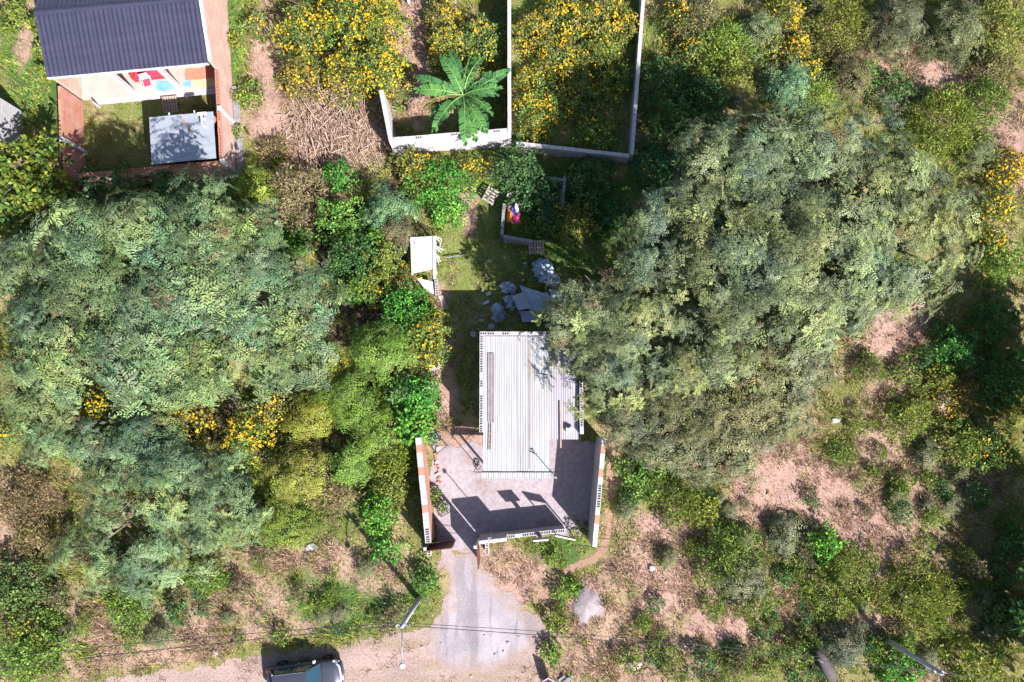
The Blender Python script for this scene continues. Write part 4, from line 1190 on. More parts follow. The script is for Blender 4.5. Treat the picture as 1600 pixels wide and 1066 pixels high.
# ------------------------------------------------------------------ poles and wires
def power_pole(label, base, h, arm, tilt=(0, 0)):
    t = thing('power_pole', label, 'pole', base, 0, 'roadside power poles')
    top = base + Vector((tilt[0], tilt[1], h))
    obj('shaft', MB().tube([base - Vector((0, 0, .3)), top], [.17, .10], 12), M_pole, t, smooth=True)
    ca = Vector((.05, -1, 0)).normalized()
    obj('crossarm', MB().bar(top + Vector((-.35, 0, -.25)), top + Vector((.35, 0, -.25)), .09), M_grey_metal, t)
    for s in (-.3, 0, .3):
        ins = top + Vector((s, 0, -.2 if s else .0))
        obj('insulator', MB().lathe([(.03, 0), (.06, .04), (.03, .07), (.055, .1), (.02, .15)], 8, ins), M_plaster, t)
    if arm:
        e = top + Vector(arm)
        a = obj('lamp_arm', MB().tube([top + Vector((0, 0, -.12)), top.lerp(e, .5) + Vector((0, 0, .05)), e], .03, 7), M_grey_metal, t, smooth=True)
        d = Vector(arm).normalized()
        obj('lamp_head', MB().lathe([(.04, -.1), (.13, -.08), (.15, 0), (.1, .06), (.03, .08)], 12, e + d * .12), M_white_metal, t)
    return top
p1 = P(655, 935); T1 = power_pole('leaning-looking concrete street light pole at the driveway mouth', p1, 5.2, (0.06, -1.7, .1), (-.15, .05))
p2 = P(1380, 997); T2 = power_pole('grey concrete power pole in the weeds at the lower right', p2, 5.6, (0.02, -1.6, .1), (-.2, .15))
def wire(label, a, b, sag, r=.018):
    pts = []
    for k in range(25):
        u = k / 24; q = a.lerp(b, u); q.z -= sag * 4 * u * (1 - u); pts.append(q)
    tag(obj('power_line', MB().tube(pts, r, 5, False), M_wire, smooth=True), label, 'cable', 'overhead power lines')
L1 = P(-150, 1065, 5.3); L1.z = 5.3
wire('upper overhead cable running left from the street light pole', T1 + Vector((-.3, 0, -.05)), L1, .5, .022)
wire('lower overhead cable running left from the street light pole', T1 + Vector((-.3, .03, -.4)), L1 + Vector((0, .5, -.4)), .6)
wire('cable spanning from the street light pole to the right-hand pole', T1 + Vector((.3, 0, -.05)), T2 + Vector((-.3, 0, -.05)), .5)
wire('thinner cable below the span between the two poles', T1 + Vector((.3, .02, -.4)), T2 + Vector((-.3, .02, -.35)), .75, .014)
R2 = P(1750, 1110, 5.5)
wire('cable leaving the right-hand pole towards the right edge', T2 + Vector((.3, 0, -.05)), R2, .4)

# ------------------------------------------------------------------ car
ch = math.radians(7.0)
rn = P(464, 1051, 1.5)                      # north edge of its roof
d_ = Vector((math.cos(ch), math.sin(ch), 0)); s_ = Vector((math.sin(ch), -math.cos(ch), 0))
cc = rn + s_ * 0.60 + d_ * 0.12; cc.z = 0
CAR = thing('parked_car', 'dark grey hatchback parked on the dirt road at the bottom edge', 'car', cc, ch)
st = [(-2.02, .66, .42, .78), (-1.92, .78, .30, .92), (-1.5, .83, .25, .95), (-.6, .85, .24, .95), (.55, .85, .24, .94), (1.1, .83, .25, .90), (1.6, .79, .27, .84), (1.88, .70, .32, .76), (2.02, .52, .42, .66)]
def car_ring(x, w, zb, zt):
    return [(x, -w * .93, zb), (x, -w, (zb + zt) * .5), (x, -w * .97, zt - .06), (x, -w * .88, zt), (x, -w * .45, zt + .035), (x, 0, zt + .045),
            (x, w * .45, zt + .035), (x, w * .88, zt), (x, w * .97, zt - .06), (x, w, (zb + zt) * .5), (x, w * .93, zb), (x, 0, zb)]
mb = MB(); n = 12
for s in st: mb.v += car_ring(*s)
for i in range(len(st) - 1):
    for k in range(n):
        a = i * n + k; b = i * n + (k + 1) % n
        mb.f.append((a, b, b + n, a + n))
mb.f.append(tuple(range(n))); mb.f.append(tuple((len(st) - 1) * n + k for k in range(n))[::-1])
body = obj('body', mb, M_car, CAR, local=True, smooth=True)
# greenhouse: glass volume with roof and pillars on top
gl = MB().hexa([(-1.75, -.74, .95), (.98, -.74, .93), (.98, .74, .93), (-1.75, .74, .95)], [(-1.45, -.575, 1.455), (.28, -.575, 1.455), (.28, .575, 1.455), (-1.45, .575, 1.455)])
obj('cabin', MB().hexa([(-1.72, -.70, .9), (.93, -.70, .9), (.93, .70, .9), (-1.72, .70, .9)], [(-1.43, -.54, 1.44), (.25, -.54, 1.44), (.25, .54, 1.44), (-1.43, .54, 1.44)]), M_black, CAR, local=True)
def pane4(name, q, off):
    q = [Vector(v) for v in q]; o_ = Vector(off)
    m = MB().add(q + [v + o_ for v in q], [(0, 1, 2, 3), (7, 6, 5, 4), (0, 4, 5, 1), (1, 5, 6, 2), (2, 6, 7, 3), (3, 7, 4, 0)])
    return obj(name, m, M_glass, CAR, local=True)
pane4('windscreen', [(.97, -.68, .955), (.97, .68, .955), (.33, .53, 1.42), (.33, -.53, 1.42)], (-.01, 0, -.015))
pane4('rear_window', [(-1.74, .66, .98), (-1.74, -.66, .98), (-1.5, -.52, 1.40), (-1.5, .52, 1.40)], (.015, 0, -.01))
for s in (-1, 1):
    pane4('side_window', [(-.45, s * .735, .97), (.70, s * .735, .96), (.24, s * .60, 1.40), (-.45, s * .60, 1.41)][::s], (0, -s * .015, -.004))
    pane4('side_window', [(-1.55, s * .735, .98), (-.53, s * .735, .97), (-.53, s * .60, 1.41), (-1.36, s * .60, 1.40)][::s], (0, -s * .015, -.004))
rf = MB().grid(lambda u, v: Vector((-1.52 + 1.86 * u, (-.6 + 1.2 * v) * (1 - .05 * u), 1.44 + .055 * math.sin(math.pi * v) ** .6 * math.sin(math.pi * (.12 + .76 * u)))), 12, 12)
roof = obj('roof', rf, M_car, CAR, local=True, smooth=True)
for s in (-1, 1):
    obj('roof_rail', MB().tube([(-1.35, s * .56, 1.49), (-.5, s * .575, 1.51), (.2, s * .555, 1.485)], .014, 6), M_rim, roof, local=True)
    pl = MB()
    pl.bar((.30, s * .585, 1.44), (.99, s * .72, .94), .05, .06); pl.bar((-.49, s * .605, 1.42), (-.49, s * .745, .95), .06, .03); pl.bar((-1.47, s * .575, 1.43), (-1.76, s * .71, .96), .09, .09)
    obj('pillar', pl, M_car, CAR, local=True)
    mi = obj('mirror', MB().hexa([(.62, s * .88 - .08, .96), (.76, s * .88 - .08, .96), (.76, s * .88 + .08, .96), (.62, s * .88 + .08, .96)], [(.64, s * .88 - .07, 1.09), (.72, s * .88 - .07, 1.09), (.72, s * .88 + .07, 1.09), (.64, s * .88 + .07, 1.09)]), M_white_metal, CAR, local=True)
    obj('headlight', MB().hexa([(1.72, s * .62 - .13, .62), (1.95, s * .56 - .12, .60), (1.95, s * .56 + .09, .60), (1.72, s * .66 + .11, .62)], [(1.66, s * .62 - .13, .82), (1.86, s * .56 - .12, .775), (1.86, s * .56 + .09, .765), (1.66, s * .66 + .11, .815)]), M_lamp, CAR, local=True)
    obj('tail_light', MB().box(-2.0, -1.93, s * .62 - .1, s * .62 + .1, .66, .86), M_red, CAR, local=True)
    obj('door_line', MB().box(-.5, -.48, s * .852 - .004, s * .852 + .004, .35, .9), M_black, CAR, local=True)
    hd = obj('door_handle', MB().box(-.3, -.12, s * .862 - .012, s * .862 + .012, .82, .85), M_rim, CAR, local=True)
obj('hood_trim', MB().tube([(1.80, -.62, .795), (1.96, -.4, .755), (2.0, 0, .745), (1.96, .4, .755), (1.80, .62, .795)], .05, 8), M_lamp, CAR, local=True, smooth=True)
obj('hood_gap', MB().tube([(1.04, -.70, .945), (1.06, 0, .965), (1.04, .70, .945)], .012, 5), M_black, CAR, local=True)
obj('grille', MB().box(1.985, 2.03, -.34, .34, .42, .62), M_black, CAR, local=True)
obj('front_bumper', MB().tube([(1.78, -.74, .42), (1.98, -.5, .42), (2.05, 0, .42), (1.98, .5, .42), (1.78, .74, .42)], .09, 8), M_car, CAR, local=True, smooth=True)
obj('rear_bumper', MB().tube([(-1.86, -.74, .45), (-2.05, 0, .45), (-1.86, .74, .45)], .09, 8), M_car, CAR, local=True, smooth=True)
for x in (-1.28, 1.25):
    for s in (-1, 1):
        w = MB(); base = len(w.v)
        prof = [(.19, -.09), (.29, -.1), (.315, -.06), (.315, .06), (.29, .1), (.19, .09)]
        for r0, y in prof:
            for k in range(20):
                a = 2 * math.pi * k / 20
                w.v.append((x + r0 * math.cos(a), s * .76 + y, .315 + r0 * math.sin(a)))
        for i in range(6):
            for k in range(20):
                w.f.append((i * 20 + k, i * 20 + (k + 1) % 20, ((i + 1) % 6) * 20 + (k + 1) % 20, ((i + 1) % 6) * 20 + k))
        ty = obj('wheel', w, M_tyre, CAR, local=True)
        rm = MB()
        for k in range(5):
            a = 2 * math.pi * k / 5
            rm.bar((x, s * .80, .315), (x + .19 * math.cos(a), s * .80, .315 + .19 * math.sin(a)), .05, .05)
        obj('rim', rm, M_rim, ty, local=True)

# ------------------------------------------------------------------ leaf templates: (verts, quad faces), every leaflet has its own four vertices
def quads(lst):
    v = np.array(lst, float).reshape(-1, 3)
    f = np.arange(len(v)).reshape(-1, 4)
    return v, f

def leaflet(base, d, length, width, nrm):
    base = np.array(base, float); d = np.array(d, float); d /= np.linalg.norm(d)
    s = np.cross(d, nrm); s /= np.linalg.norm(s) + 1e-9
    m = base + d * length * 0.5
    return [base, m + s * width / 2, base + d * length, m - s * width / 2]

def frond(rg, L=1.0, pairs=7, w=0.36, pw=0.085, droop=0.3, yaw=0.0, pitch=0.4):
    """pinnate leaf starting at the origin, rising by pitch then drooping"""
    out = []
    cy, sy = math.cos(yaw), math.sin(yaw)
    for i in range(pairs):
        t = 0.16 + 0.80 * i / (pairs - 1)
        x = L * t * math.cos(pitch * (1 - t))
        z = L * (math.sin(pitch) * t - droop * t * t)
        ln = w * L * (0.55 + 0.6 * math.sin(math.pi * (0.12 + 0.78 * t)))
        for s in (-1, 1):
            a = math.radians(62 - 24 * t) * s + rg.normal(0, 0.1)
            d = np.array([math.cos(a), math.sin(a), -0.30 + rg.normal(0, .14)])
            q = leaflet((x, 0, z), d, ln * rg.uniform(.85, 1.1), pw * L, (0, 0.25 * s * -1, 1))
            out += [(p[0] * cy - p[1] * sy, p[0] * sy + p[1] * cy, p[2]) for p in q]
    return out

def rosette(rg, nf=6, pairs=6, pw=0.10, w=0.34):
    out = []
    for k in range(nf):
        out += frond(rg, rg.uniform(.6, 1.05), pairs, w, pw, rg.uniform(.15, .5), 2 * math.pi * (k + rg.uniform(-.3, .3)) / nf, rg.uniform(.1, .8))
    return quads(out)

def clump(rg, n=14, ln=0.5, wd=0.3, spread=0.55, up=0.5):
    """a tuft of plain leaves in all outward directions"""
    out = []
    for k in range(n):
        a = rg.uniform(0, 2 * math.pi); e = rg.uniform(-.1, 1.2)
        d = np.array([math.cos(a) * math.cos(e), math.sin(a) * math.cos(e), math.sin(e)])
        b = d * rg.uniform(.1, spread)
        dd = d + rg.normal(0, .45, 3) + np.array([0, 0, -.1])
        nr = np.array([0, 0, up]) + rg.normal(0, .4, 3)
        out += leaflet(b, dd, ln * rg.uniform(.6, 1.15), wd * rg.uniform(.7, 1.2), nr)
    return quads(out)

tg = np.random.default_rng(3)
T_ROS = [rosette(tg) for _ in range(6)]
T_ROSC = [rosette(tg, 6, 5, .125, .36) for _ in range(7)]
T_ROSF = [rosette(tg, 6, 4, .15, .36) for _ in range(5)]
T_BROAD = [clump(tg, 11, .52, .34, .62) for _ in range(5)]
T_BIG = [clump(tg, 9, .8, .5, .4, 1.0) for _ in range(4)]
T_FINE = [clump(tg, 15, .58, .15, .75) for _ in range(5)]
T_FILL = [clump(tg, 7, .9, .45, .5, 1.5) for _ in range(4)]
def flower_t(rg):
    out = []
    for k in range(2):
        a = rg.uniform(0, 3); t = rg.normal(0, .25, 2)
        c, s = math.cos(a + k * .78), math.sin(a + k * .78)
        out += [(c, s, t[0]), (-s, c, t[1]), (-c, -s, -t[0]), (s, -c, -t[1])]
    return quads(out)
T_FLOWER = [flower_t(tg) for _ in range(4)]

PAL = {
    'feather': [(0.129, 0.203, 0.084), (0.099, 0.169, 0.077), (0.168, 0.236, 0.084), (0.090, 0.160, 0.084), (0.196, 0.262, 0.114), (0.143, 0.186, 0.106), (0.182, 0.210, 0.114)],
    'feather_w': [(0.170, 0.213, 0.091), (0.138, 0.170, 0.098), (0.218, 0.247, 0.126), (0.106, 0.145, 0.077), (0.234, 0.282, 0.105), (0.178, 0.196, 0.118)],
    'feather_dim': [(0.135, 0.152, 0.066), (0.172, 0.179, 0.081), (0.108, 0.127, 0.066), (0.191, 0.179, 0.102), (0.144, 0.152, 0.095)],
    'feather_blue': [(0.127, 0.206, 0.100), (0.179, 0.257, 0.116), (0.105, 0.175, 0.093), (0.223, 0.277, 0.109), (0.159, 0.196, 0.109)],
    'olive': [(0.159, 0.231, 0.034), (0.199, 0.268, 0.037), (0.119, 0.194, 0.031), (0.223, 0.259, 0.062), (0.150, 0.203, 0.055)],
    'brownish': [(0.180, 0.171, 0.081), (0.216, 0.180, 0.099), (0.144, 0.153, 0.063), (0.243, 0.198, 0.126)],
    'bright': [(0.098, 0.273, 0.041), (0.139, 0.338, 0.049), (0.082, 0.225, 0.049), (0.180, 0.362, 0.066), (0.066, 0.193, 0.041)],
    'green': [(0.156, 0.235, 0.045), (0.205, 0.274, 0.053), (0.117, 0.186, 0.039), (0.244, 0.274, 0.070)],
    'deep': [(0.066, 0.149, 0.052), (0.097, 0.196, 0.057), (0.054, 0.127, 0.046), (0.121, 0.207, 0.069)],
    'yellowish': [(0.164, 0.217, 0.035), (0.202, 0.231, 0.035), (0.107, 0.175, 0.035), (0.076, 0.140, 0.035)],
    'flowerleaf': [(0.170, 0.221, 0.051), (0.136, 0.187, 0.047), (0.204, 0.230, 0.068), (0.111, 0.162, 0.043), (0.230, 0.221, 0.085)],
    'petal': [(0.506, 0.312, 0.009), (0.518, 0.371, 0.011), (0.468, 0.222, 0.009), (0.538, 0.415, 0.030)],
}
KIND = {  # templates, palette, clump scale range, density per m2 of footprint
    'broad': (T_BROAD, 'bright', (.24, .40), 34),
    'green': (T_BROAD, 'green', (.22, .38), 34),
    'deep': (T_BROAD, 'deep', (.24, .40), 30),
    'big': (T_BIG, 'bright', (.26, .42), 26),
    'bigyellow': (T_BIG, 'yellowish', (.20, .32), 34),
    'fine': (T_FINE, 'olive', (.26, .46), 30),
    'acacia': (T_ROSF, 'olive', (.36, .60), 13),
    'brown': (T_FINE, 'brownish', (.28, .48), 26),
    'feather': (T_ROSF, 'feather_blue', (.34, .58), 14),
    'feathergrey': (T_ROSF, 'feather_dim', (.32, .52), 15),
    'flower': (T_BROAD, 'flowerleaf', (.20, .34), 34),
}

def lobes(rg, n=5):
    k = rg.integers(2, 9, n); ph = rg.uniform(0, 6.28, n); am = rg.uniform(.04, .17, n)
    return lambda th: 1 + sum(a * np.sin(kk * th + p) for kk, p, a in zip(k, ph, am))

def dome_points(rg, c, r, rz, n, under=0.25, zlow=-0.35):
    """points through the shell of a lumpy dome, with outward normals"""
    th = rg.uniform(0, 2 * math.pi, n); rho = np.sqrt(rg.uniform(0, 1, n))
    lf = lobes(rg)(th)
    lump = 0.58 + 0.70 * fbm(c[0] + rho * np.cos(th) * r * 1.15 + 31, c[1] + rho * np.sin(th) * r * 1.15, int(rg.integers(0, 99)), 3)
    rho = rho * (1 + np.abs(rg.normal(0, .07, n)) * (rho > .8))
    zz = np.sqrt(np.clip(1 - rho ** 2, 0, 1))
    low = rg.uniform(0, 1, n) < under
    dep = np.where(low, rg.uniform(zlow, 0.8, n), rg.uniform(.82, 1.04, n))
    x = c[0] + r * rho * lf * np.cos(th); y = c[1] + r * rho * lf * np.sin(th)
    z = c[2] + rz * zz * dep * lump
    nrm = np.stack([np.cos(th) * rho * .8, np.sin(th) * rho * .8, zz * .8 + .45], 1) + rg.normal(0, .22, (n, 3))
    return np.stack([x, y, z], 1), nrm

def part_np(name, VFC, m, parent):
    V, F, c = VFC
    w = np.array(WL[parent])
    o = bpy.data.objects.new(name, np_mesh(name, V - w, F, c, m))
    link(o, parent); WL[o] = WL[parent]
    return o

def bush(kind, px, py, rpx, h, label, name='shrub', cat='bush', flowers=0.0, group=None, dens=1.0, seed=None, pal=None, stretch=1.0, rot=0.0, stems=True):
    rg = np.random.default_rng(seed if seed is not None else int(px * 7 + py * 13))
    tm, pl, sc, dn = KIND[kind]
    pl = pal or pl
    c = P(px, py, h * .55); r = rpx / 26.7 * (1 - h * .55 / CAM_H)
    gz = float(ground_z(np.array(c.x), np.array(c.y)))
    t = thing(name, label, cat, (c.x, c.y, gz), 0, group)
    n = max(14, int(dn * dens * math.pi * r * r * stretch + 10 * h))
    p, nr = dome_points(rg, (0, 0, gz + h * .12), r, h * .88, n, .35, .05)
    if stretch != 1.0 or rot:
        x = p[:, 0] * stretch; y = p[:, 1]
        p[:, 0] = x * math.cos(rot) - y * math.sin(rot); p[:, 1] = x * math.sin(rot) + y * math.cos(rot)
    p[:, 0] += c.x; p[:, 1] += c.y
    s = rg.uniform(sc[0], sc[1], n)
    hue = np.array([rg.uniform(.78, 1.25), rg.uniform(.9, 1.1), rg.uniform(.8, 1.1)]) * rg.uniform(.85, 1.18)
    p[:, 2] += rg.normal(0, .10 * h ** .5, n); p[:, 2] = np.maximum(p[:, 2], gz + .05)
    part_np('foliage', scatter(tm, p, nr, s, palette(PAL[pl], n, rg, .22) * hue, .2, rg), M_leaf, t)
    if flowers > 0:
        m_ = int(flowers * math.pi * r * r * stretch * 75)
        q, qn = dome_points(rg, (0, 0, gz + h * .16), r * 1.0, h * .95, m_, .12, .5)
        # bloom in drifts, not evenly
        kf = fbm(q[:, 0] * 2.3 + px, q[:, 1] * 2.3 + py, 5, 3) + rg.uniform(-.12, .12, m_)
        keep = kf > .48
        q = q[keep]; qn = qn[keep]
        if stretch != 1.0 or rot:
            x = q[:, 0] * stretch; y = q[:, 1].copy()
            q[:, 0] = x * math.cos(rot) - y * math.sin(rot); q[:, 1] = x * math.sin(rot) + y * math.cos(rot)
        q[:, 0] += c.x; q[:, 1] += c.y; q[:, 2] += .02
        if len(q):
            qn = qn * .5 + np.array([.25, -.3, .7])
            fl = part_np('flowers', scatter(T_FLOWER, q, qn, np.clip(rg.lognormal(-3.08, .32, len(q)), .022, .085), palette(PAL['petal'], len(q), rg, .16), .05, rg), M_flower, t)
            fl['kind'] = 'stuff'
    if stems:
        for k in range(3):
            a = rg.uniform(0, 6.28); e = Vector((c.x + r * .5 * math.cos(a), c.y + r * .5 * math.sin(a), gz + h * .6))
            b0 = Vector((c.x + .06 * math.cos(a), c.y + .06 * math.sin(a), gz - .05))
            obj('stem', MB().tube([b0, b0.lerp(e, .5) + Vector((0, 0, .1)), e], [.035, .025, .012], 5), M_stem, t)
    return t

def tree(label, trunk_px, blobs, tm, pal, sc, dens, base_z=0.0, name='tree', tr=.22, seed=1, group=None, under=.28, zlow=-.35, flat=.45, hole_t=.37, fill=8.0):
    rg = np.random.default_rng(seed)
    B = P(*trunk_px)
    B.z = float(ground_z(np.array(B.x), np.array(B.y)))
    t = thing(name, label, 'tree', B, 0, group)
    cs = []
    for (x, y, rp, zt) in blobs:
        rz_ = rp / 26.7 * flat
        zc = zt - rz_
        c = P(x, y, zt - rz_ * .4); r = rp / 26.7 * (1 - zt / CAM_H)
        cs.append((np.array([c.x, c.y, zc]), r, rz_))
    Vp, Np = [], []
    for i, (c, r, rz_) in enumerate(cs):
        n = int(dens * math.pi * r * r)
        p, nr = dome_points(rg, c, r, rz_, n, under, zlow)
        ok = np.ones(n, bool)
        for j, (c2, r2, rz2) in enumerate(cs):
            if j == i: continue
            d = ((p[:, 0] - c2[0]) / r2) ** 2 + ((p[:, 1] - c2[1]) / r2) ** 2 + ((p[:, 2] - c2[2]) / rz2) ** 2
            ok &= ~((d < .62) & (p[:, 2] < c2[2] + rz2 * .7))
        Vp.append(p[ok]); Np.append(nr[ok])
    p = np.concatenate(Vp); nr = np.concatenate(Np)
    # holes: drop whole clusters where a coarse noise is low
    hole = fbm(p[:, 0] * .9, p[:, 1] * .9, seed + 3, 3)
    keep = (hole + rg.uniform(-.05, .05, len(p)) > hole_t) & ((fbm(p[:, 0] * 2.1 + 9, p[:, 1] * 2.1, seed + 5, 2) > .30) | (p[:, 2] < np.median(p[:, 2])))
    p, nr = p[keep], nr[keep]
    n = len(p)
    p[:, 2] += rg.normal(0, .28, n)
    tint = palette(PAL[pal], n, rg, .26)
    tint *= (0.70 + 0.60 * fbm(p[:, 0] * .6, p[:, 1] * .6, seed + 8, 3))[:, None]
    hn = (fbm(p[:, 0] * .45 + 7, p[:, 1] * .45, seed + 15, 3) - .5)[:, None]
    tint *= 1 + hn * np.array([[.7, .25, -.6]])
    dead = rg.uniform(0, 1, n) < .018
    tint[dead] = palette([(.24, .16, .10), (.20, .15, .07)], int(dead.sum()), rg)
    sz = rg.uniform(sc[0], sc[1], n) * (.72 + .6 * fbm(p[:, 0] * .5, p[:, 1] * .5 + 4, seed + 21, 2))
    cV, cF, cC = scatter(tm, p, nr, sz, tint, .18, rg)
    # plainer inner foliage a little below the outer sprays
    fp, fn = [], []
    for c, r, rz_ in cs:
        nf_ = int(fill * math.pi * r * r)
        q, qn = dome_points(rg, c - np.array([0, 0, .45]), r * .80, rz_ * .8, nf_, .5, -.2)
        fp.append(q); fn.append(qn)
    fp = np.concatenate(fp); fn = np.concatenate(fn)
    kf = fbm(fp[:, 0] * .9, fp[:, 1] * .9, seed + 3, 3) > hole_t - .03
    fp, fn = fp[kf], fn[kf]; nf_ = len(fp)
    fV, fF, fC = scatter(T_FILL, fp, fn, rg.uniform(.30, .55, nf_), palette(PAL[pal], nf_, rg, .2) * .9, .15, rg)
    part_np('crown', (np.concatenate([cV, fV]), np.concatenate([cF, fF + len(cV)]), np.concatenate([cC, fC])), M_leaf, t)
    zlo = min(c[2] for c, r, z in cs)
    fork = B + Vector((0, 0, max(.6, zlo * .45)))
    obj('trunk', MB().tube([B - Vector((0, 0, .2)), B.lerp(fork, .5) + Vector((.05, .03, 0)), fork], [tr * 1.15, tr * .95, tr * .85], 10), M_bark, t, smooth=True)
    for c, r, rz_ in cs:
        e = Vector(c) + Vector((0, 0, rz_ * .25))
        mid = fork.lerp(e, .5) + Vector((0, 0, .15 * (e - fork).length * .5))
        obj('limb', MB().tube([fork, mid, e], [tr * .6, tr * .4, tr * .12], 7), M_bark, t, smooth=True)
        for k in range(5):
            a = 2 * math.pi * k / 5 + r
            tip = Vector(c) + Vector((r * .75 * math.cos(a), r * .75 * math.sin(a), rz_ * .45))
            m2 = mid.lerp(e, .4 + .1 * k)
            obj('twig', MB().tube([m2, m2.lerp(tip, .5) + Vector((0, 0, .12)), tip], [tr * .22, tr * .14, .015], 5), M_bark, t)
    return t

# ------------------------------------------------------------------ the big feathery trees
tree('biggest grey-green feathery tree filling the right middle, up-right of the shed', (1215, 440),
     [(1280, 350, 165, 9.4), (1190, 250, 85, 9.2), (1115, 235, 56, 8.8), (1375, 290, 120, 8.6), (1440, 370, 90, 7.4), (1130, 380, 95, 8.8), (1190, 470, 120, 8.2), (1310, 435, 105, 7.6),
      (1290, 220, 75, 8.9), (1415, 425, 62, 6.2), (1085, 310, 45, 8.4), (1480, 320, 55, 6.4)],
     T_ROSC, 'feather_w', (.34, .62), 11.0, tr=.34, seed=101)
tree('feathery tree overhanging the right side of the shed roof', (1010, 500),
     [(1025, 400, 62, 7.4), (1000, 480, 80, 7.4), (925, 470, 58, 6.8), (960, 570, 78, 6.4), (885, 500, 38, 6.2), (1070, 545, 80, 6.6), (1035, 335, 42, 7.6), (905, 545, 40, 5.6)],
     T_ROSC, 'feather_w', (.32, .56), 12.0, tr=.26, seed=102)
tree('dull grey-green bushy tree on the slope right of the shed, below the biggest tree', (1100, 640),
     [(1070, 640, 88, 4.2), (1175, 590, 90, 4.8), (985, 640, 52, 4.0), (1240, 540, 75, 5.0), (1130, 690, 66, 3.4), (1040, 690, 45, 3.2), (1220, 630, 55, 3.4)],
     T_ROSF, 'feather_dim', (.34, .56), 17.0, tr=.12, seed=103, flat=.5, hole_t=.28)
tree('broad feathery green tree filling the left middle below the brick house', (270, 500),
     [(260, 420, 130, 7.8), (140, 430, 105, 7.2), (375, 420, 90, 7.2), (310, 345, 66, 8.4), (200, 520, 110, 6.8), (370, 520, 92, 6.4), (75, 510, 85, 6.4), (110, 350, 50, 8.2), (450, 470, 62, 6.2),
      (200, 345, 52, 8.6), (390, 350, 42, 7.0), (460, 550, 55, 4.6), (290, 570, 66, 5.4), (30, 420, 55, 5.0)],
     T_ROSC, 'feather', (.42, .76), 8.2, tr=.32, seed=104)
tree('bluish feathery small tree at the lower left above dry grass', (230, 800),
     [(255, 760, 66, 3.8), (180, 800, 56, 3.4), (340, 770, 58, 3.4), (215, 870, 60, 2.4), (130, 870, 46, 2.2), (305, 840, 50, 2.8), (370, 815, 34, 2.2), (160, 750, 34, 3.0)],
     T_ROS, 'feather_blue', (.44, .74), 9.0, tr=.12, seed=105, flat=.42, hole_t=.40, fill=3.0)
tree('small feathery tree at the left edge below the broad tree', (60, 640),
     [(45, 615, 58, 4.4), (75, 680, 46, 3.6), (130, 695, 40, 3.4), (180, 715, 34, 3.2)],
     T_ROS, 'feather_blue', (.42, .70), 8.5, tr=.13, seed=106)
tree('young feathery tree with long open fronds between yellow flower clumps', (235, 700),
     [(225, 690, 46, 3.4), (265, 730, 40, 3.0)], T_ROS, 'feather_blue', (.7, 1.15), 6.0, tr=.08, seed=107)
tree('tall dark tree at the right edge beside the flowering slope', (1640, 590),
     [(1685, 560, 60, 4.4), (1670, 640, 52, 4.2), (1710, 690, 60, 4.6), (1740, 600, 76, 5.4)], T_BIG, 'deep', (.35, .6), 16, tr=.25, seed=108)
tree('dark tree at the lower right edge casting a long shade', (1680, 900),
     [(1690, 860, 60, 3.6), (1690, 960, 64, 3.8), (1680, 1050, 60, 3.6), (1740, 900, 70, 4.2)], T_BIG, 'deep', (.35, .6), 16, tr=.25, seed=109)
tree('yellow-green broad-leaved tree left of the brick house yard', (62, 250),
     [(60, 235, 36, 3.8), (25, 250, 34, 3.6), (65, 280, 34, 3.0), (20, 300, 34, 2.8)], T_BIG, 'yellowish', (.30, .46), 15, tr=.12, seed=110)

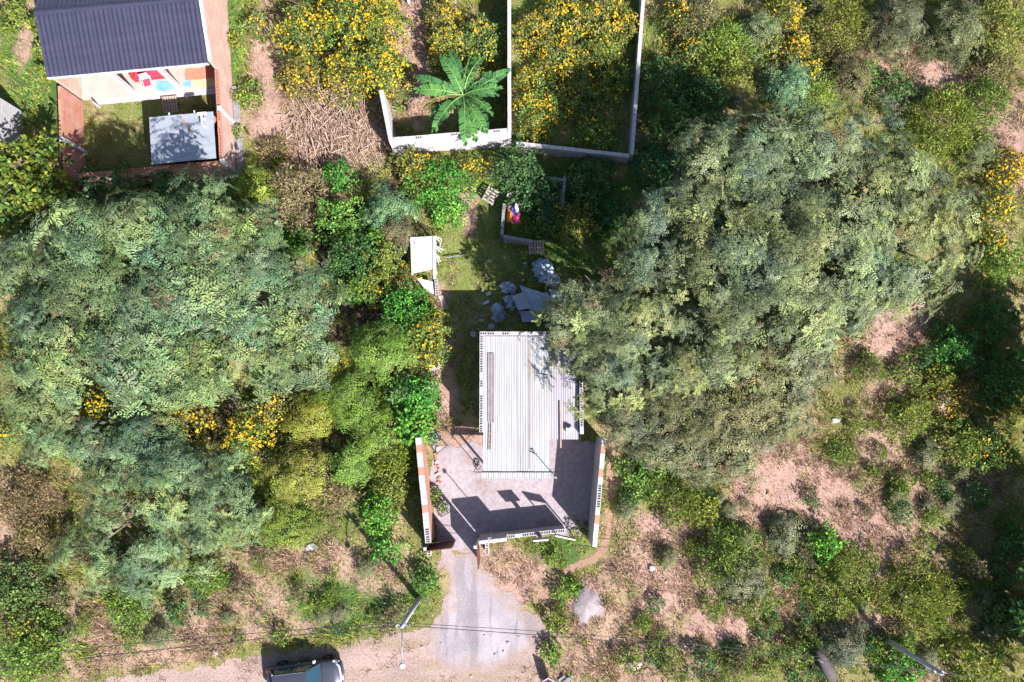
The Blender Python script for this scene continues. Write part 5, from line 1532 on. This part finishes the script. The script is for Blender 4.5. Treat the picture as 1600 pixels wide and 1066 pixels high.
# ------------------------------------------------------------------ shrubs, one by one: kind, px, py, radius px, height, label
SH = [
    ('acacia', 592, 545, 46, 3.8, 'olive green bushy shrub with fine leaves, left of the pale rubble strip'),
    ('acacia', 548, 622, 46, 3.8, 'large olive shrub with fine leaves in the middle left thicket'),
    ('acacia', 590, 665, 42, 2.4, 'olive shrub just up-left of the left yard wall'),
    ('acacia', 480, 650, 40, 2.6, 'dull olive shrub right of the yellow flower clumps'),
    ('acacia', 462, 738, 46, 3.2, 'olive shrub below the yellow flower clumps, left of the yard'),
    ('acacia', 430, 815, 46, 2.0, 'olive shrub at the lower edge of the left thicket'),
    ('acacia', 545, 725, 36, 1.8, 'olive shrub in the gap left of the yard wall shadow'),
    ('brown', 520, 770, 36, 1.3, 'brownish half-dry shrub left of the yard'),
    ('acacia', 505, 560, 34, 3.2, 'olive shrub tucked under the right edge of the broad left tree'),
    ('brown', 455, 305, 52, 2.8, 'brownish olive shrub right of the brick house corner'),
    ('acacia', 400, 295, 42, 2.6, 'olive shrub directly below the brick house corner'),
    ('brown', 420, 350, 36, 2.2, 'brownish shrub above the right lobe of the broad left tree'),
    ('broad', 530, 275, 24, 1.8, 'small bright green bush at the foot of the dry cane heap'),
    ('broad', 532, 342, 38, 2.4, 'bright green leafy bush between two dark gaps left of the lean-to'),
    ('deep', 555, 400, 48, 2.4, 'deep green bush in shade left of the lean-to'),
    ('feather', 605, 330, 42, 2.6, 'grey-green feathery bush upper left of the lean-to'),
    ('feathergrey', 625, 365, 34, 2.4, 'grey leafy bush touching the lean-to roof'),
    ('green', 600, 405, 34, 2.2, 'mid green bush left of the lean-to wall'),
    ('broad', 585, 375, 22, 2.2, 'small bright bush among grey bushes left of the lean-to'),
    ('broad', 452, 372, 26, 1.6, 'bright green bush at the right edge of the broad left tree'),
    ('bigyellow', 563, 448, 30, 1.8, 'yellow-green leafy bush left of the lower lean-to panel'),
    ('broad', 688, 290, 46, 2.8, 'vivid green bush below the whitewashed banana plot wall'),
    ('broad', 700, 330, 24, 2.0, 'vivid green lower part bush beside the bare patch in the back yard'),
    ('broad', 632, 480, 36, 2.2, 'bright green bush below the lean-to'),
    ('broad', 648, 505, 30, 1.8, 'bright green bush right next to the blooming column bush'),
    ('broad', 652, 622, 32, 2.2, 'bright green bush left of the shed shadow'),
    ('big', 640, 660, 36, 2.4, 'bright broad-leaved bush at the top end of the left yard wall'),
    ('deep', 622, 610, 26, 2.4, 'deep green bush behind the bright bush near the left yard wall'),
    ('broad', 590, 806, 28, 1.3, 'bright green bush beside the pole shadow'),
    ('broad', 604, 858, 20, 1.0, 'small bright green bush below the pole shadow bush'),
    ('green', 610, 760, 30, 1.2, 'low green bush left of the yard wall shadow'),
    ('fine', 610, 715, 36, 1.6, 'yellow-olive low shrub left of the yard wall shadow top'),
    ('deep', 663, 905, 17, .9, 'dark green grassy clump at the left edge of the driveway'),
    ('green', 690, 790, 9, .5, 'narrow green weed growing at the foot of the left yard wall'),
    ('green', 678, 770, 8, .5, 'small weed beside the inner face of the left yard wall'),
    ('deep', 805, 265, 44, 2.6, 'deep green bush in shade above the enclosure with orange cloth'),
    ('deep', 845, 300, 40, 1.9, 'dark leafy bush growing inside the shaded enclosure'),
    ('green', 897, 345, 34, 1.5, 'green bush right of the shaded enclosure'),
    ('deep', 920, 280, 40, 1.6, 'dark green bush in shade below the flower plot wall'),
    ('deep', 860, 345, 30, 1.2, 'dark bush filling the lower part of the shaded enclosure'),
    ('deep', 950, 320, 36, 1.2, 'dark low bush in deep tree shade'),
    ('green', 865, 870, 14, .5, 'low green weed patch in front of the low front wall'),
    ('green', 908, 833, 12, .8, 'weed at the bottom right corner of the yard'),
    ('green', 885, 925, 18, .8, 'green weed bush up-left of the sand heap'),
    ('green', 868, 970, 18, .7, 'green weed bush right of the driveway edge'),
    ('green', 862, 1020, 16, .7, 'green weed bush near the framed sign'),
    ('green', 1005, 745, 36, 1.1, 'green weedy bush beside the footpath top'),
    ('fine', 1060, 775, 40, 1.2, 'olive weedy bush below the dull grey-green tree'),
    ('green', 1100, 795, 26, .8, 'small green bush on the slope below the dull grey-green tree'),
    ('fine', 1140, 870, 44, 1.6, 'olive bush in the middle of the lower right slope'),
    ('feathergrey', 1160, 905, 40, 1.6, 'grey-green bush in the middle of the lower right slope'),
    ('fine', 1180, 940, 30, 1.2, 'olive bush below the grey-green bush on the lower right slope'),
    ('broad', 1290, 855, 26, 1.2, 'bright green bush standing alone on the dry right slope'),
    ('fine', 1315, 875, 28, 1.2, 'olive bush touching the lone bright bush on the right slope'),
    ('feathergrey', 1225, 835, 30, 1.2, 'grey bush left of the lone bright bush on the right slope'),
    ('fine', 1420, 655, 34, 1.0, 'olive bush left of the grey earth mound'),
    ('broad', 1490, 545, 34, 1.5, 'bright leafy bush at the edge of the dark right shade'),
    ('green', 1470, 590, 30, 1.0, 'green bush below the bare patch by the biggest tree'),
    ('green', 1500, 690, 40, 1.2, 'green bush right of the grey earth mound'),
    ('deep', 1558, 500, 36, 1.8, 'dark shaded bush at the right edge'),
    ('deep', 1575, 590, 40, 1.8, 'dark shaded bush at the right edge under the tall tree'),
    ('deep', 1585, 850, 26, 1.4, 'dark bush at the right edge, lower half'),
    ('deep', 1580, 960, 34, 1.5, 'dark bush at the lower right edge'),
    ('green', 1525, 1035, 38, 1.2, 'green bush at the bottom right corner'),
    ('broad', 1405, 1040, 30, 1.0, 'bright green bush at the bottom edge below the right pole'),
    ('feathergrey', 1320, 1005, 34, 1.4, 'grey-green bush right of the charred trunk'),
    ('green', 1250, 1010, 30, .9, 'green bush left of the charred trunk'),
    ('fine', 1310, 920, 50, 1.1, 'olive thicket bush on the lower right slope'),
    ('fine', 1440, 930, 60, 1.1, 'wide olive bush right of the pole shadow'),
    ('fine', 1480, 195, 62, 2.2, 'wide olive green bush upper right of the biggest tree'),
    ('fine', 1540, 160, 40, 1.6, 'olive bush near the right edge, upper part'),
    ('feather', 1190, 52, 34, 1.8, 'bluish grey bush at the top between yellow flowers'),
    ('fine', 1130, 75, 46, 1.8, 'olive bush in the top right thicket left of the bluish bush'),
    ('brown', 1090, 40, 40, 1.6, 'brownish shrub at the top right of the thin white wall'),
    ('feather', 1235, 135, 40, 1.9, 'grey-green bush above the biggest tree crown'),
    ('fine', 1270, 160, 36, 1.5, 'yellowish olive bush above the biggest tree crown'),
    ('fine', 1310, 40, 56, 1.3, 'wide low olive bush at the top edge right of the flowers'),
    ('feathergrey', 1330, 110, 40, 1.8, 'grey feathery bush above the biggest tree, beside bright ferny bush'),
    ('broad', 1348, 120, 26, 1.7, 'bright ferny bush above the biggest tree'),
    ('feathergrey', 1400, 35, 50, 2.2, 'grey bush at the top edge, right half'),
    ('feathergrey', 1500, 45, 52, 2.4, 'wide grey bush near the top right corner'),
    ('green', 1555, 35, 46, 2.2, 'green bush at the top right corner'),
    ('deep', 1395, 140, 34, 1.8, 'dark bush above the right part of the biggest tree'),
    ('brown', 1560, 110, 34, 1.4, 'brownish bush near the right edge below the corner bush'),
    ('feathergrey', 1530, 230, 30, 1.6, 'dark grey bush above the right-edge flowers'),
    ('green', 1560, 410, 36, 1.2, 'green bush below the right-edge flowers'),
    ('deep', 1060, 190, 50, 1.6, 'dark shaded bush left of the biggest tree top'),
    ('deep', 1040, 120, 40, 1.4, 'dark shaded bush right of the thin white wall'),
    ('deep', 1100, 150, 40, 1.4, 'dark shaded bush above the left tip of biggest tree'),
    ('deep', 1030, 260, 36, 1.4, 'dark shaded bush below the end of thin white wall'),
    ('green', 1145, 105, 28, 1.4, 'sunlit green bush at the edge of the tree shade, top'),
    ('deep', 30, 920, 46, 1.6, 'dark green bush at the lower left edge'),
    ('green', 60, 1010, 46, 1.2, 'green bush at the lower left corner'),
    ('brown', 40, 780, 46, 1.2, 'purplish brown half-dry bush at the left edge'),
    ('brown', 60, 845, 36, 1.0, 'brownish bush left of the bluish small tree'),
    ('fine', 325, 900, 30, .8, 'small olive bush on the dry ground right of the bluish small tree'),
    ('fine', 205, 945, 40, .7, 'low yellow-olive bush below the bluish small tree'),
    ('bigyellow', 62, 40, 14, 1.8, 'yellow-green creeper at the left end of navy roof ridge', ),
    ('bigyellow', 66, 80, 13, 1.6, 'yellow-green creeper along the left edge of navy roof'),
    ('bigyellow', 74, 115, 12, 1.4, 'yellow-green creeper at the left end of the porch eave'),
    ('deep', 150, 284, 26, 2.3, 'dark bush below the left half of the brick house yard wall'),
    ('deep', 205, 288, 28, 2.4, 'dark bush below the middle of the brick house yard wall'),
    ('deep', 262, 286, 26, 2.3, 'dark bush below the outhouse at the yard wall'),
    ('deep', 100, 300, 28, 2.2, 'dark bush between yellow-green tree and broad left tree'),
    ('green', 18, 25, 26, 1.2, 'green bush at the top left corner'),
    ('bigyellow', 8, 345, 30, 2.2, 'yellow bush at the left edge above the broad tree'),
    ('green', 364, 60, 10, .6, 'green weed strip along the right brick wall, upper', ),
    ('green', 370, 150, 9, .5, 'green weed at the footing of the right brick yard wall'),
    ('green', 372, 205, 9, .5, 'green weed low on the footing of right brick yard wall'),
    ('green', 390, 145, 22, .5, 'low green weeds between the brick house and dry canes'),
    ('brown', 430, 235, 20, .9, 'small brown bush left of the dry cane heap'),
]
for s in SH:
    bush(*s)
FL = [
    (478, 55, 52, 2.4, 1.0, 'tall yellow-flowering bush at the top, right of the brick house'),
    (548, 35, 52, 2.8, 1.2, 'tall yellow-flowering bush at the top edge left of the bare strip'),
    (600, 35, 40, 2.6, 1.6, 'densely blooming yellow bush beside the bare strip at the top'),
    (595, 110, 46, 2.6, 1.6, 'densely blooming yellow bush above the banana plot corner'),
    (545, 110, 48, 2.4, 1.0, 'yellow-flowering bush above the dry cane heap'),
    (470, 120, 34, 1.8, 1.0, 'yellow-flowering bush left above the dry cane heap'),
    (700, 75, 36, 2.0, .9, 'yellow-flowering bush above the banana plant, left one'),
    (755, 65, 40, 2.2, 1.1, 'yellow-flowering bush above the banana plant beside the long wall'),
    (695, 30, 32, 1.8, .8, 'yellow-flowering bush near the white sheet at the top edge'),
    (832, 50, 34, 1.4, 1.6, 'yellow-flowering bush right of the long wall, upper left of the flower plot'),
    (880, 30, 44, 1.5, 1.4, 'yellow-flowering bush at the top of the flower plot'),
    (940, 30, 44, 1.5, 1.2, 'yellow-flowering bush at the top of flower plot, second from thin white wall'),
    (978, 40, 24, 1.3, 1.0, 'yellow-flowering bush against the thin white wall'),
    (870, 90, 42, 1.4, 1.4, 'yellow-flowering bush in the middle of the flower plot'),
    (930, 85, 38, 1.2, .6, 'mostly green flowering bush in the middle of flower plot'),
    (830, 120, 26, 1.2, 1.1, 'yellow-flowering bush against the long wall in half shade'),
    (845, 165, 40, 1.2, .8, 'shaded yellow-flowering bush in the lower flower plot'),
    (905, 150, 44, 1.2, .5, 'shaded sparse flowering bush in the middle of the lower flower plot'),
    (960, 130, 32, 1.0, .2, 'shaded green bush with few flowers near the thin white wall'),
    (930, 205, 38, 1.0, .3, 'shaded flowering bush above the low plot wall'),
    (835, 205, 24, 1.1, 1.0, 'flowering bush in the lower left corner of the flower plot'),
    (1060, 30, 30, 1.6, 1.2, 'yellow-flowering bush right of the thin white wall, top'),
    (1078, 75, 22, 1.4, .9, 'small yellow-flowering bush at the edge of shade right of the white wall'),
    (1225, 20, 32, 1.8, 1.6, 'yellow-flowering bush at the top edge right of the bluish bush'),
    (1205, 68, 20, 1.4, 1.2, 'small yellow-flowering bush below the bluish bush'),
    (1245, 75, 28, 1.5, 1.0, 'yellow-flowering bush above the grey-green bush at top right'),
    (1262, 115, 24, 1.2, .9, 'yellow-flowering bush nearest the crown top of biggest tree'),
    (155, 638, 34, 2.4, 1.3, 'yellow-flowering clump left below the broad tree'),
    (300, 655, 42, 2.6, 1.3, 'yellow-flowering clump in the middle below the broad tree'),
    (395, 680, 46, 2.6, 1.6, 'densely blooming yellow clump right below the broad tree'),
    (425, 640, 30, 2.6, .8, 'sparse yellow-flowering bush at the lower right of the broad tree'),
    (12, 680, 20, 2.0, 1.2, 'yellow-flowering bush at the left edge, mid height'),
    (670, 520, 34, 2.0, .9, 'blooming bush beside the upper shed shadow'),
    (682, 552, 22, 1.6, 1.1, 'blooming bush beside the shed shadow, lower one'),
    (650, 262, 36, 2.2, 1.0, 'yellow-flowering bush at the lower left of whitewashed wall'),
    (740, 265, 22, 1.6, .6, 'sparse flowering bush in shade below the whitewashed wall'),
    (585, 440, 26, 1.6, .4, 'sparse flowering bush left of the lower lean-to panel'),
    (640, 425, 18, 1.4, .7, 'small flowering bush at the lower left of the lean-to'),
    (1575, 260, 32, 1.6, 1.5, 'yellow-flowering bush at the right edge'),
    (1560, 320, 30, 1.6, 1.0, 'yellow-flowering bush at the right edge, below its blooming neighbour'),
    (1548, 375, 26, 1.4, .8, 'yellow-flowering bush right of the biggest tree, lowest of the edge group'),
    (1490, 620, 36, 1.0, .5, 'sparse flowering bush up-right of the grey earth mound'),
    (1545, 700, 40, 1.1, .5, 'sparse flowering bush near the right edge below the dark shade'),
    (40, 975, 34, 1.2, .5, 'sparse flowering bush at the lower left edge'),
    (405, 40, 20, 1.4, .6, 'sparse flowering bush beside the bare strip right of the house'),
]
for (x, y, r, h, fl, lab) in FL:
    few_blooms = fl < .45  # few flowers: plain green leaf palette
    bush('flower', x, y, r, h, lab, 'flowering_shrub', 'bush', fl, 'yellow-flowering shrubs', pal='green' if few_blooms else None)

# small scrub on the open slopes: one shared label, alike
proto = []
for i, (k, r, h) in enumerate([('fine', .5, .6), ('green', .42, .5), ('brown', .5, .6), ('feathergrey', .45, .7), ('fine', .38, .45), ('green', .55, .7), ('deep', .45, .6)]):
    rg = np.random.default_rng(900 + i)
    tm, pl, sc, dn = KIND[k]
    n = int(dn * 1.5 * math.pi * r * r + 10)
    p, nr = dome_points(rg, (0, 0, .04), r, h, n, .35, .05)
    proto.append(np_mesh('foliage', *scatter(tm, p, nr, rg.uniform(sc[0] * .7, sc[1] * .75, n), palette(PAL[pl], n, rg), .15, rg), M_leaf))
def blocked(x, y, extra=0):
    d = min(float(sdf(np.array(x), np.array(y), DRIVE)), float(sdf(np.array(x), np.array(y), YARD)), float(sdf(np.array(x), np.array(y), ROAD)),
            float(poly_dist(np.array(x), np.array(y), PATH, False)) - 8, float(sdf(np.array(x), np.array(y), [(60, -60), (352, -60), (380, 285), (95, 290)])))
    return d < 6 + extra
rr = random.Random(41)
AREAS = [((970, 1590, 700, 1066), 150, 'low scrub bush scattered over the dry slope right of the yard', 'low scrub on the right slope'),
         ((1330, 1590, 480, 720), 36, 'low scrub bush on the slope near the grey earth mound', 'low scrub by the earth mound'),
         ((1100, 1600, 0, 170), 44, 'low scrub bush in the top right thicket', 'low scrub at the top right'),
         ((0, 640, 860, 1000), 46, 'low scrub bush on the verge left of the driveway', 'low scrub on the left verge'),
         ((380, 640, 250, 460), 24, 'low scrub bush in the gap between broad left tree and lean-to', 'low scrub left of the lean-to')]
for (x0, x1, y0, y1), n, lab, grp in AREAS:
    k = 0; guard = 0
    while k < n and guard < 2000:
        guard += 1
        x = rr.uniform(x0, x1); y = rr.uniform(y0, y1)
        if blocked(x, y, 8): continue
        q = P(x, y)
        cl = ground_classes(np.array([q.x]), np.array([q.y]))
        if cl[2][0] > .5 and rr.random() < .8: continue
        o = bpy.data.objects.new('scrub_bush', proto[rr.randrange(len(proto))])
        link(o, None, (q.x, q.y, float(ground_z(np.array(q.x), np.array(q.y)))))
        s = rr.uniform(.55, 1.35)
        o.scale = (s * rr.uniform(.85, 1.2), s * rr.uniform(.85, 1.2), s * rr.uniform(.7, 1.3)); o.rotation_euler = (0, 0, rr.uniform(0, 6.28))
        pi = proto.index(o.data)
        tag(o, ('small ' if s < .85 else 'big ' if s > 1.1 else '') + ['olive', 'green', 'brownish', 'grey', 'olive', 'lush', 'dark'][pi] + ' bush ' + near(x, y), 'bush', grp)
        k += 1

# ------------------------------------------------------------------ banana plant
bp = P(724, 155, 1.6); bp.z = 0
BN = thing('banana_plant', 'big banana plant with long green leaves behind the whitewashed wall', 'plant', bp)
obj('pseudostem', MB().tube([bp - Vector((0, 0, .1)), bp + Vector((.05, 0, 1.0)), bp + Vector((.02, .05, 2.05))], [.16, .13, .09], 10), M_stem, BN, smooth=True)
brg = np.random.default_rng(17)
M_rib = mat('banana_midrib', (.20, .30, .09), (.15, .24, .07), 3, .5)
def banana_leaf_mesh(L, Wd, seed, c):
    rg = np.random.default_rng(seed); n = 16
    V, F, col = [], [], []
    for side in (-1, 1):
        for i in range(n):
            t0, t1 = i / n, (i + 1) / n
            wf = lambda t: Wd * min(1, (t * 7) ** .6) * (1 - max(0, t - .62) ** 2 * 6.2) * .5
            torn = rg.uniform(.02, .12) * (rg.random() < .5); dz = rg.normal(0, .07) * Wd * 2
            w0, w1 = max(.01, wf(t0)), max(.005, wf(t1))
            arch = lambda t: (L * (t - .10 * t ** 3), L * (.42 * t - .62 * t * t))
            (x0, z0), (x1, z1) = arch(t0 + torn * .3 / n), arch(t1 - torn * 3 / n)
            sw = .22 * Wd
            b = len(V)
            V += [(x0, 0, z0), (x1, 0, z1), (x1 + sw, side * w1, z1 - .20 * w1 + dz), (x0 + sw, side * w0, z0 - .20 * w0 + dz)]
            F.append((b, b + 1, b + 2, b + 3) if side > 0 else (b + 3, b + 2, b + 1, b))
            j = 1 + rg.normal(0, .08)
            col += [np.array(c) * j] * 4
    return np_mesh('leaf', np.array(V), np.array(F), np.array(col), M_leaf)
bl = [banana_leaf_mesh(L, W_, 70 + i, c) for i, (L, W_, c) in enumerate([(2.0, .46, (.075, .20, .055)), (2.0, .42, (.055, .16, .05)), (2.0, .44, (.10, .24, .06)), (2.0, .50, (.045, .14, .05)), (1.8, .30, (.24, .16, .07))])]
angs = [8, 32, 62, 100, 128, 160, 185, 212, 238, 262, 285, 308, 330, 350, 75, 200, 275, 20, 300]
for i, a in enumerate(angs):
    o = bpy.data.objects.new('leaf', bl[4] if i in (15, 9) else bl[i % 4])
    link(o, BN, (.02, .03, 1.75 + .35 * brg.random()))
    o.rotation_euler = (brg.normal(0, .25), -.28 - .30 * brg.random() + (.12 if i > 13 else 0), math.radians(a) + brg.normal(0, .06))
    s = brg.uniform(1.1, 1.75); o.scale = (s, s * brg.uniform(.8, 1.15), s)
    rb = obj('midrib', MB().tube([(2.0 * t - .2 * t ** 3, 0, 2.0 * (.42 * t - .62 * t * t) + .012) for t in (0, .2, .4, .6, .8, .95)], [.028, .024, .02, .015, .01, .005], 5), M_rib, o, local=True)

# ------------------------------------------------------------------ dry canes, grass, weeds
def blades(name, x, y, length, width, tint, spread, per, m, kind='stuff', z0=None, lean=None, label=None):
    """tufts of grass: each tuft a fan of narrow triangles"""
    rg = np.random.default_rng(len(x))
    n = len(x)
    gz = ground_z(x, y) if z0 is None else z0
    a = rg.uniform(0, 2 * math.pi, (n, per)); e = rg.uniform(.25, 1.25, (n, per))
    L = length[:, None] * rg.uniform(.55, 1.15, (n, per))
    bx = x[:, None] + rg.normal(0, spread, (n, per)); by = y[:, None] + rg.normal(0, spread, (n, per)); bz = np.repeat(gz[:, None], per, 1) - .01
    tx = bx + L * np.cos(e) * np.cos(a); ty = by + L * np.cos(e) * np.sin(a); tz = bz + L * np.sin(e)
    wx = -np.sin(a) * width[:, None] / 2; wy = np.cos(a) * width[:, None] / 2
    V = np.stack([np.stack([bx - wx, by - wy, bz], -1), np.stack([bx + wx, by + wy, bz], -1), np.stack([tx, ty, tz], -1)], 2).reshape(-1, 3)
    F = np.arange(len(V)).reshape(-1, 3)
    c = np.repeat((tint[:, None, :] * (1 + rg.normal(0, .28, (n, per, 1)))).reshape(-1, 3), 3, axis=0)
    o = bpy.data.objects.new(name, np_mesh(name, V, F, np.clip(c, .01, .9), m))
    link(o); tag(o, label, None, None, kind)
    return o

grg = np.random.default_rng(77)
NT = 150000
x = grg.uniform(-34, 34, NT); y = grg.uniform(-17, 29, NT)
px, py, bare, dry, lush, lawn = ground_classes(x, y)
dd = np.minimum(np.minimum(sdf(px, py, DRIVE), sdf(px, py, YARD)), np.minimum(sdf(px, py, ROAD), poly_dist(px, py, PATH, False) - 5))
edge = fbm(x * 1.3, y * 1.3, 201) * 18 - 5
house = in_poly(px, py, [(60, -60), (352, -60), (378, 282), (95, 290)]) & ~in_poly(px, py, [(135, 160), (330, 160), (340, 270), (138, 275)])
covered = np.zeros(NT, bool)
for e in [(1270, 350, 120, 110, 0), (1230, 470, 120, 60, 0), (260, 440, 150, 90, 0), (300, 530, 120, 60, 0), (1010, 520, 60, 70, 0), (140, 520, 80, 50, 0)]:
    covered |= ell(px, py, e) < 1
onroad = (sdf(px, py, ROAD) < 0) & (sdf(px, py, DRIVE) > 10) & (fbm(x * .8, y * 1.6, 205, 3) > .52) & (px > 0)
ok = ((dd > edge) | (onroad & (grg.uniform(0, 1, NT) < .45))) & ~house & ~covered & ~in_poly(px, py, [(752, 520), (910, 520), (910, 690), (752, 690)])
covered |= ground_classes.litter > .5  # painted gaps stay mostly free of grass
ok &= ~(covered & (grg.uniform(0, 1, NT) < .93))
clumpn = fbm(x * 1.1, y * 1.1, 211, 3)
dens = (1 - .45 * bare) * (.40 + .9 * sstep(.35, .6, clumpn))
ok &= grg.uniform(0, 1, NT) < dens
x, y, px, py, bare, dry, lush, lawn, clumpn = [v[ok] for v in (x, y, px, py, bare, dry, lush, lawn, clumpn)]
n = len(x)
dryness = np.clip(dry * .8 + bare * .9 + .30 * sstep(.5, .7, fbm(x * .7, y * .7, 221)) - lush * .5, 0, 1)
roadside = sdf(px, py, ROAD) < 0
isdry = (grg.uniform(0, 1, n) < dryness * .85 + .06) | (roadside & (grg.uniform(0, 1, n) < .75))
tall = .13 + .62 * sstep(.48, .75, clumpn) * grg.uniform(.3, 1, n)
tall = tall * (1 - .35 * bare)
tall = np.where(sdf(px, py, ROAD) < 0, np.minimum(tall, .12), tall)
tall = tall * (1 - .6 * lawn)
gc = palette([(.25, .28, .05), (.32, .32, .06), (.19, .25, .05), (.38, .34, .085), (.15, .21, .045)], n, grg, .2)
lg = palette([(.15, .28, .05), (.19, .32, .06), (.24, .34, .07)], n, grg, .2)
mixl = (lush * (grg.uniform(0, 1, n) < .7))[:, None]
gc = gc * (1 - mixl) + lg * mixl
gc = np.where((lawn > .5)[:, None], palette([(.22, .25, .06), (.27, .27, .08), (.15, .22, .05)], n, grg, .15), gc)
dc = palette([(.43, .295, .20), (.38, .245, .175), (.48, .34, .215), (.20, .14, .10), (.41, .265, .21)], n, grg, .15)
gm = ~isdry
blades('grass', x[gm], y[gm], tall[gm], grg.uniform(.03, .065, gm.sum()), gc[gm], .07, 6, M_leaf, label='green grass and weeds over the open ground')
blades('dry_grass', x[isdry], y[isdry], tall[isdry] * 1.1 + .10, grg.uniform(.022, .05, isdry.sum()), dc[isdry], .09, 7, M_dryleaf, label='pinkish dry grass on the slopes and verge')
# broad low weeds
NW = 15000
x = grg.uniform(-33, 33, NW); y = grg.uniform(-16.5, 28, NW)
px, py, bare, dry, lush, lawn = ground_classes(x, y)
dd = np.minimum(np.minimum(sdf(px, py, DRIVE), sdf(px, py, YARD)), np.minimum(sdf(px, py, ROAD), poly_dist(px, py, PATH, False) - 6))
house = in_poly(px, py, [(60, -60), (352, -60), (378, 282), (95, 290)])
cn = fbm(x * .75, y * .75, 231, 3)
shade_ = ground_classes.litter
ok = (dd > 6) & ~house & ((shade_ < .5) | (grg.uniform(0, 1, NW) < .2)) & (grg.uniform(0, 1, NW) < (1 - .85 * bare) * (1 - .6 * dry) * (1 - .8 * lawn) * sstep(.36, .6, cn)) & ~in_poly(px, py, [(752, 520), (910, 520), (910, 690), (752, 690)])
x, y, cn, lush = x[ok], y[ok], cn[ok], lush[ok]
n = len(x)
pos = np.stack([x, y, ground_z(x, y) + .02 + grg.uniform(0, .35, n) * sstep(.5, .72, cn)], 1)
nr = np.stack([grg.normal(0, .25, n), grg.normal(0, .25, n), np.ones(n)], 1)
tint = palette([(.14, .22, .05), (.19, .26, .055), (.24, .27, .08), (.11, .17, .05), (.28, .28, .10)], n, grg, .2)
tint = np.where((lush > .5)[:, None], tint * np.array([.85, 1.25, .9]), tint)
V, F, c = scatter(T_BROAD + T_FINE[:2], pos, nr, grg.uniform(.12, .27, n), tint, .18, grg)
o = bpy.data.objects.new('weeds', np_mesh('weeds', V, F, c, M_leaf)); link(o); tag(o, 'low leafy weeds over the open ground', kind='stuff')
# heap of dry canes
n = 1700
cx = grg.normal(0, 1, n); cy = grg.normal(0, 1, n)
qx = 520 + cx * 42 + cy * 4; qy = 195 + cy * 36
keep = (qx > 440) & (qx < 606) & (qy > 120) & (qy < 275)
qx, qy = qx[keep], qy[keep]; n = len(qx)
pts = np.array([P(a, b) for a, b in zip(qx, qy)])
ang = np.where(grg.uniform(0, 1, n) < .7, grg.normal(2.05, .35, n), grg.uniform(0, 3.14, n))
ln = grg.uniform(.4, 1.3, n); zz = .05 + np.abs(grg.normal(0, .35, n)) * np.exp(-((qx - 520) / 60) ** 2)
dx = np.cos(ang) * ln / 2; dy = np.sin(ang) * ln / 2; dzz = grg.normal(0, .12, n)
w = grg.uniform(.012, .03, n); wx = -np.sin(ang) * w; wy = np.cos(ang) * w
A = np.stack([pts[:, 0] - dx, pts[:, 1] - dy, np.maximum(.02, zz - dzz)], 1); B = np.stack([pts[:, 0] + dx, pts[:, 1] + dy, np.maximum(.02, zz + dzz)], 1)
Wv = np.stack([wx, wy, np.zeros(n)], 1); Up = np.array([0, 0, .02])
V = np.stack([A - Wv, A + Wv, A + Up, B - Wv, B + Wv, B + Up], 1).reshape(-1, 3)
b = (np.arange(n) * 6)[:, None]
F = np.concatenate([b + np.array([[0, 2, 5, 3]]), b + np.array([[2, 1, 4, 5]]), b + np.array([[1, 0, 3, 4]])])
c = np.repeat(palette([(.50, .34, .26), (.58, .42, .32), (.40, .26, .20), (.62, .47, .38)], n, grg, .12), 6, axis=0)
o = bpy.data.objects.new('dry_canes', np_mesh('dry_canes', V, F, c, M_dryleaf)); link(o)
tag(o, 'heap of dry fallen canes left of the banana plot wall', kind='stuff')

# alike labels: tell the pair or few apart by height in the photograph
from collections import defaultdict
same = defaultdict(list)
for o in list(bpy.data.objects):
    if o.parent is None and 'label' in o and 'group' in o: same[o['label']].append(o)
for lab, lst in same.items():
    if len(lst) < 2: continue
    lst.sort(key=lambda o: -o.location.y)
    ks = ['upper one', 'lower one'] if len(lst) == 2 else ['topmost', 'middle one', 'lowest'] if len(lst) == 3 else ['topmost'] + [w + ' from the top' for w in ('second', 'third', 'fourth', 'fifth', 'sixth', 'seventh', 'eighth', 'ninth', 'tenth')[:len(lst) - 2]] + ['lowest']
    for o, k in zip(lst, ks): o['label'] = lab + ', ' + k
